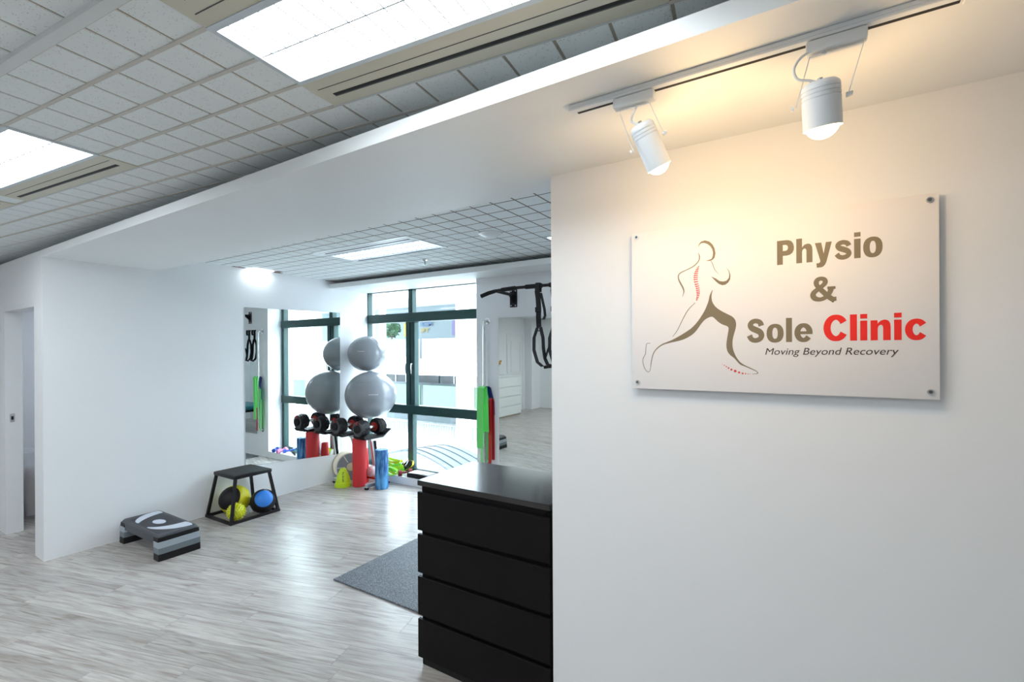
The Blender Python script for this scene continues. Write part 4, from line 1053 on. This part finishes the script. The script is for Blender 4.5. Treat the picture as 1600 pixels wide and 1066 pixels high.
for k in range(3):
    obj('fold', G().ribbon([(-0.10 + 0.02 * k, -0.06, 0.006 + 0.009 * k), (0.0, -0.01 + 0.02 * k, 0.010 + 0.009 * k), (0.12, 0.06 - 0.02 * k, 0.006 + 0.009 * k)], 0.035, 0.006, (0.3, 1, 0)), 'black_webbing', t)
for k, (x, y, m, lb) in enumerate(((-3.30, 4.425, 'blue_db', 'blue'), (-3.40, 4.475, 'pink', 'deep pink'), (-3.475, 4.43, 'pink', 'second pink'), (-3.55, 4.50, 'blue_db', 'second blue'))):
    t = thing('hand_weight', lb + ' little dumbbell on the sill seen in the large mirror', 'dumbbell', (x, y, SZ + 0.032), 0.9 + 0.35 * k)
    obj('handle', G().cyl((-0.06, 0, 0), (0.06, 0, 0), 0.013, 12), m, t)
    for s_ in (-1, 1): obj('weight_head', G().cyl((s_ * 0.05, 0, 0), (s_ * 0.088, 0, 0), 0.031, 6), m, t)
t = thing('massage_stick', 'teal massage stick on the sill seen in the large mirror', 'massage stick', (-3.62, 4.555, SZ + 0.02), 0.1)
obj('rod', G().cyl((-0.12, 0, 0), (0.12, 0, 0), 0.019, 14), 'teal', t)
for s_ in (-1, 1): obj('grip', G().cyl((s_ * 0.121, 0, 0), (s_ * 0.17, 0, 0), 0.016, 12), 'black_rubber', t)

# ------------------------------------------------------------------ pull-up bar with suspension straps
t = thing('pull_up_bar', 'black wall-mounted pull-up bar on the pier by the window', 'pull-up bar', (-2.10, YP, 2.27))
for X in (-0.588, 0.588):
    b = obj('wall_plate', G().rbox((X - 0.046, -0.008, -0.10), (X + 0.046, 0, 0.095), 0.003, 1), 'black_metal', t)
    for dx in (-0.028, 0.028):
        for dz in (-0.082, 0.076): obj('bolt', G().cyl((X + dx, -0.013, dz), (X + dx, -0.008, dz), 0.007, 8), 'steel', b)
    obj('gusset', G().prism([(-0.008, 0.05), (-0.008, -0.055), (-0.035, -0.03), (-0.085, 0.012), (-0.085, 0.045)], X - 0.006, X + 0.006, 'yz'), 'black_metal', t, smooth=False)
    obj('arm', G().cyl((X, -0.02, 0.030), (X, -0.36, 0.042), 0.017, 14), 'black_metal', t)
obj('bar', G().tube([(-0.60, -0.372, 0.034), (-0.55, -0.372, 0.042), (-0.3, -0.372, 0.052), (0.3, -0.372, 0.052), (0.55, -0.372, 0.042), (0.60, -0.372, 0.034)], 0.015, 14), 'black_metal', t)
for s_ in (-1, 1):
    obj('grip', G().tube([(s_ * 0.58, -0.372, 0.036), (s_ * 0.66, -0.38, 0.020), (s_ * 0.735, -0.405, -0.010)], [0.019, 0.021, 0.021], 14), 'black_rubber', t)
    obj('sleeve', G().cyl((s_ * 0.34, -0.372, 0.051), (s_ * 0.50, -0.372, 0.044), 0.021, 14), 'black_rubber', t)
    obj('sleeve', G().cyl((s_ * 0.04, -0.372, 0.052), (s_ * 0.22, -0.372, 0.052), 0.022, 14), 'black_rubber', t)
def sus_strap(label, x, y):
    t = thing('suspension_strap', label, 'suspension strap', (x, y, 2.322))
    S_ = (1, 0.15, 0)
    obj('anchor_loop', G().ribbon([(0, -0.026, -0.06), (0, -0.029, 0.0), (0, -0.012, 0.028), (0, 0.012, 0.028), (0, 0.029, 0.0), (0, 0.022, -0.06)], 0.042, 0.004, S_), 'black_webbing', t)
    obj('main_strap', G().ribbon([(0, -0.024, -0.05), (0, -0.006, -0.12), (0.004, 0, -0.22), (0.0, 0, -0.30), (0.004, 0, -0.40)], 0.050, 0.006, S_), 'black_webbing', t)
    obj('buckle', G().rbox((-0.032, -0.013, -0.255), (0.028, 0.009, -0.205), 0.004, 1), 'black_rubber', t)
    obj('tail_loop', G().ribbon([(0.026, 0.002, -0.07), (0.046, 0.002, -0.15), (0.064, 0.004, -0.23), (0.070, 0.004, -0.29), (0.056, 0.002, -0.325), (0.022, 0.0, -0.318)], 0.030, 0.006, (0.35, 1, 0)), 'black_webbing', t)
    obj('carabiner', G().tube([(0.004 + 0.020 * math.cos(u), -0.004, -0.405 + 0.03 * math.sin(u)) for u in [2 * PI * k / 14 for k in range(15)]], 0.005, 8), 'black_metal', t)
    obj('foot_loop', G().ribbon([(-0.012, 0, -0.40), (-0.045, -0.008, -0.50), (-0.045, -0.012, -0.62), (-0.005, -0.016, -0.735), (0.05, -0.018, -0.775), (0.11, -0.015, -0.765)], 0.034, 0.005, (0.55, 0.8, 0.2)), 'black_webbing', t)
    obj('foot_loop', G().ribbon([(0.022, 0, -0.40), (0.045, 0.006, -0.50), (0.048, 0.008, -0.60), (0.065, 0.006, -0.70), (0.095, 0.0, -0.755), (0.13, -0.01, -0.762)], 0.034, 0.005, (0.55, 0.8, 0.2)), 'black_webbing', t)
    obj('cross_strap', G().ribbon([(0.130, 0.0, -0.55), (0.098, 0.003, -0.62), (0.070, 0.006, -0.70)], 0.022, 0.005, (0.5, 0.8, 0.3)), 'black_webbing', t)
    h = obj('handle', G().cyl((0.07, -0.018, -0.785), (0.15, -0.018, -0.775), 0.014, 12), 'black_rubber', t)
    return t
sus_strap('black suspension strap with looped foot cradle hanging from the bar', -2.180, YP - 0.372)
sus_strap('second black suspension strap half hidden by the sign wall', -2.01, YP - 0.372)

# ------------------------------------------------------------------ grab bar with bands
t = thing('grab_bar', 'polished steel grab bar fixed upright to the pier', 'grab bar', (-3.036, YP, 0.42))
obj('rail', G().tube([(0, -0.004, 1.612), (0, -0.035, 1.612), (0, -0.058, 1.600), (0, -0.068, 1.572), (0, -0.070, 1.50), (0, -0.070, 0.12), (0, -0.068, 0.055), (0, -0.058, 0.028), (0, -0.035, 0.015), (0, -0.004, 0.015)], 0.016, 14), 'chrome', t)
for z in (1.612, 0.015): obj('flange', G().lathe([(0.038, 0), (0.037, 0.004), (0.022, 0.008)], 24, (0, 0, z), (0, -1, 0)), 'chrome', t)
def hang(name, label, m, x, y, ztop, z0, z1, w, fan, tw):
    """a band looped over the bar at ztop; its two tails reach z0 and z1"""
    t = thing(name, label, 'exercise band', (x, y, 0))
    for k, (zb, dy, dx) in enumerate(((z0, -0.024, -fan), (z1, 0.022, fan))):
        pts = [(0, 0, ztop + 0.02), (dx * 0.2, dy, ztop), (dx * 0.55, dy, ztop - 0.08), (dx * 0.9, dy * 1.0, (ztop * 0.5 + zb * 0.5)), (dx, dy, zb)]
        obj('tail', G().ribbon(pts, w, 0.004, (1, tw, 0)), m, t)
    return t
hang('resistance_band', 'bright green exercise band hanging over the grab bar', 'green_band', -3.030, YP - 0.112, 1.285, 0.62, 0.80, 0.082, 0.022, 0.10)
hang('resistance_band', 'navy blue exercise band looped over the grab bar', 'navy_band', -3.028, YP - 0.034, 1.280, 0.93, 0.98, 0.055, 0.062, 0.10)
hang('resistance_band', 'long red exercise band hanging lowest on the grab bar', 'red_band', -2.966, YP - 0.034, 1.15, 0.42, 0.48, 0.035, 0.006, 0.10)
hang('resistance_band', 'pale green exercise band behind the bright green one', 'pale_green_band', -3.048, YP - 0.034, 1.10, 0.43, 0.47, 0.085, 0.008, 0.10)

# ------------------------------------------------------------------ store room hamper, ornament, couch
t = thing('laundry_hamper', 'clear plastic bag in a white crossed-leg frame behind the doorway', 'hamper', (-6.78, 1.585, 0))
obj('bag', loft([(rrect(0.15, 0.15, 0.05), 0.06), (rrect(0.19, 0.18, 0.06), 0.25), (rrect(0.20, 0.19, 0.06), 0.52), (rrect(0.19, 0.18, 0.05), 0.70)]), 'clear_bag', t)
obj('contents', loft([(rrect(0.14, 0.14, 0.05), 0.065), (rrect(0.175, 0.165, 0.06), 0.24), (rrect(0.17, 0.16, 0.06), 0.46), (rrect(0.10, 0.10, 0.04), 0.50)]), 'brown_cloth', t)
for y in (-0.20, 0.20):
    for s_ in (-1, 1): obj('leg', G().cyl((s_ * 0.22, y + s_ * 0.008, 0.0), (-s_ * 0.22, y + s_ * 0.008, 0.72), 0.010, 10), 'white_plastic', t)
    obj('top_rail', G().cyl((-0.22, y, 0.72), (0.22, y, 0.72), 0.010, 10), 'white_plastic', t)
t = thing('gold_ornament', 'gold dried-flower ornament in a glass vase on the white chest', 'vase', (-6.66, -1.25, 1.06))
obj('vase', G().lathe([(0.05, 0), (0.06, 0.01), (0.06, 0.16), (0.055, 0.165)], 24), 'white_plastic', t)
for k in range(9):
    a = k * 0.7; d = Vector((0.10 * math.cos(a), 0.12 * math.sin(a), 0.20 + 0.03 * (k % 3)))
    st_ = obj('stem', G().tube([(0, 0, 0.14), tuple(d * 0.6 + Vector((0, 0, 0.1))), tuple(d + Vector((0, 0, 0.1)))], 0.004, 6), 'gold', t)
    obj('flower', G().sphere(d + Vector((0, 0, 0.11)), 0.032, 10, 8, 0.8), 'gold', st_)
t = thing('treatment_couch', 'teal treatment couch in the far gym glimpsed through both mirrors', 'couch', (0.0, 3.05, 0))
obj('pad', G().rbox((-0.55, -0.32, 0.47), (1.2, 0.32, 0.56), 0.025, 3), 'couch_teal', t)
obj('frame', G().box((-0.50, -0.28, 0.42), (1.15, 0.28, 0.47)), 'black_metal', t, smooth=False)
for x in (-0.45, 1.08):
    for y in (-0.26, 0.22): obj('leg', G().box((x, y, 0), (x + 0.05, y + 0.04, 0.42)), 'black_metal', t, smooth=False)

# ------------------------------------------------------------------ outside: school-like building across the yard
KO = 16.0 / 11.0
def S(x, z): return (x * KO, 1.7 + (z - 1.7) * KO)
YF = 16.0
ob = thing('corridor_building', 'white building with open corridors across the yard', 'building', (0, YF, 0))
g = G()
def band(g, x0, x1, z0, z1, y0, y1):
    a, b = S(x0, z0), S(x1, z1); g.box((a[0], y0, a[1]), (b[0], y1, b[1]))
for nm, z0, z1 in (('slab', 3.36, 5.2), ('slab', 0.95, 1.42), ('slab', -1.75, -0.92), ('slab', -3.2, -2.6)):
    g = G(); band(g, -16, 12, z0, z1, 0, 3.2); obj(nm, g, 'out_white', ob, smooth=False)
for x in (-11.90, -8.52, -5.1, -1.7, 1.7, 5.1, 8.5):
    g = G()
    cw = 0.12 if x < -11 else 0.26
    band(g, x - cw, x + cw, -3.2, 3.4, -0.02, 0.10 if x < -11 else 0.5); obj('column', g, 'out_white', ob, smooth=False)
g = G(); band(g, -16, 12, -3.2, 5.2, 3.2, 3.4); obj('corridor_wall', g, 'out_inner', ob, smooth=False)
for k, x in enumerate((-13.4, -10.25, -6.85, -3.4, 0.0, 3.4, 6.8)):
    g = G(); band(g, x, x + 3.0, 1.42, 2.08, 0.2, 0.26); obj('parapet', g, 'out_white', ob, smooth=False)
    g = G(); band(g, x, x + 3.0, -0.05, 0.62, 0.25, 0.33); obj('green_parapet', g, 'out_green', ob, smooth=False)
    g = G(); band(g, x, x + 3.0, 0.62, 0.95, 1.6, 1.68); dk = obj('dark_window', g, 'out_dark', ob, smooth=False)
    for q in range(1, 4):
        g = G(); band(g, x + q * 0.5, x + q * 0.5 + 0.035, 0.62, 0.95, 1.56, 1.6); obj('glazing_bar', g, 'out_white', dk, smooth=False)
    for zb, zt in ((-0.92, -0.55), (1.5, 2.08)):
        if zb > 0 and k != 0: continue
        g = G()
        band(g, x, x + 3.0, zt - 0.03, zt, 0.1, 0.15); rl = obj('railing', g, 'out_rail', ob, smooth=False)
        a = S(0, zb)[1]; b = S(0, zt)[1]
        me = mesh('baluster', G().box((-0.014, 0.11, a), (0.014, 0.138, b)), 'out_rail', smooth=False)
        if k < 3:
            for q in range(30): link('baluster', me, rl, (S(x + 0.1 * q, 0)[0], 0, 0))
# lamp under the corridor ceiling, posters and panels on the corridor wall
for x in (-9.9, -12.6):
    g = G(); band(g, x, x + 1.3, 3.03, 3.07, 0.9, 1.0); obj('corridor_lamp', g, 'out_rail', ob, smooth=False)
def poster(x0, x1, z0, z1, m, lb, txt=None):
    k = 19.15 / 16.0
    x0, x1 = x0 * k, x1 * k; z0, z1 = 1.7 + (z0 - 1.7) * k, 1.7 + (z1 - 1.7) * k
    g = G(); band(g, x0, x1, z0, z1, 3.14, 3.2); o = obj('poster', g, m, ob, smooth=False); lab(o, lb)
poster(-8.93, -8.77, 2.16, 2.62, 'out_purple', 'purple and blue poster')
poster(-8.32, -8.1, 2.16, 2.66, 'out_yellow', 'yellow poster')
poster(-8.30, -8.0, 1.45, 2.1, 'out_cyan', 'cyan panel')
poster(-10.9, -10.75, 2.15, 2.6, 'out_yellow', 'pale yellow poster')
k19 = 19.13 / 11.0
for body, x0, x1, z0, z1, m in (('ROM', -10.19, -9.72, 2.46, 2.60, 'out_blue'), ('IFT', -10.17, -9.84, 2.27, 2.40, 'out_yellow')):
    text_obj(body, x0 * k19, x1 * k19, 1.7 + (z0 - 1.7) * k19, 1.7 + (z1 - 1.7) * k19, m, 'wall_lettering', ob, 0.03, y=3.13)
# red shopfront and blue signs further along (seen in the large mirror)
g = G(); band(g, 5.4, 6.3, 0.45, 0.9, -0.1, 0.24); lab(obj('shopfront', g, 'out_red', ob, smooth=False), 'red shopfront panel')
for q in range(3):
    g = G(); band(g, 5.4, 6.8, 0.05 + q * 0.12, 0.10 + q * 0.12, -0.1, 0.24); lab(obj('stripe', g, 'out_red', ob, smooth=False), 'red stripe')
for x, z in ((5.7, 2.45), (4.2, 2.45), (5.6, 3.05), (4.0, 3.1)):
    g = G(); band(g, x, x + 0.55, z, z + 0.32, -0.06, 0.0); lab(obj('sign_board', g, 'out_blue', ob, smooth=False), 'blue sign board')
# tree between the buildings
t = thing('courtyard_tree', 'leafy green potted tree on the opposite corridor beyond the left window pane', 'tree', (-17.72, 17.0, 1.29))
obj('trunk', G().tube([(0, 0, 0), (0.03, 0, 0.6), (0, 0.03, 1.4)], [0.06, 0.05, 0.03], 10), 'bark', t)
g = G(); rnd = random.Random(3)
for k in range(420):
    while True:
        p = Vector((rnd.uniform(-1, 1), rnd.uniform(-1, 1), rnd.uniform(-1, 1)))
        if p.length < 1: break
    c = Vector((p.x * 0.42, p.y * 0.5, 1.52 + p.z * 0.42)); a = Vector((rnd.uniform(-1, 1), rnd.uniform(-1, 1), rnd.uniform(-1, 1))).normalized(); b = a.orthogonal().normalized()
    s_ = rnd.uniform(0.06, 0.11); n_ = a.cross(b) * 0.012
    g.add([c - a * s_, c + b * s_ * 0.5 + n_, c + a * s_, c - b * s_ * 0.5 + n_], [(0, 1, 2), (0, 2, 3)])
o = obj('foliage', g, 'leaf', t, smooth=False); o['kind'] = 'stuff'
# low metal canopy roof just outside the window
t = thing('canopy_roof', 'low pale blue ribbed canopy roof just outside the window', 'canopy', (-5.4, 5.6, -0.5))
def cz(x): return 0.60 - 0.30 * abs(x + 0.04) ** 1.6
pts = [(-1.2 + 0.1 * k) for k in range(25)]
g = G(); n = len(pts)
vs = [(x, y, cz(x) - 0.10 * (1 if y else 0) + (0.0)) for y in (0.0, 1.1) for x in pts] + [(x, y, cz(x) - 0.03 - 0.10 * (1 if y else 0)) for y in (0.0, 1.1) for x in pts]
fs = [(i, i + 1, n + i + 1, n + i) for i in range(n - 1)] + [(2 * n + i, 3 * n + i, 3 * n + i + 1, 2 * n + i + 1) for i in range(n - 1)] + [(i, 2 * n + i, 2 * n + i + 1, i + 1) for i in range(n - 1)] + [(n + i, n + i + 1, 3 * n + i + 1, 3 * n + i) for i in range(n - 1)]
obj('sheet', g.add(vs, fs), 'out_roof', t)
for y in (0.15, 0.4, 0.65, 0.9):
    obj('rib', G().tube([(x, y, cz(x) - 0.10 * y / 1.1 + 0.005) for x in pts], 0.010, 6), 'out_roof', t)
obj('bracket', G().box((-1.2, -0.02, 0.0), (1.2, 0.02, 0.08)), 'out_rail', t, smooth=False)
o = obj('yard', G().box((-40, 5.0, -3.3), (30, 30, -3.2)), 'out_ground', smooth=False); tag(o, 'pale concrete yard below the window', 'ground'); o['kind'] = 'structure'
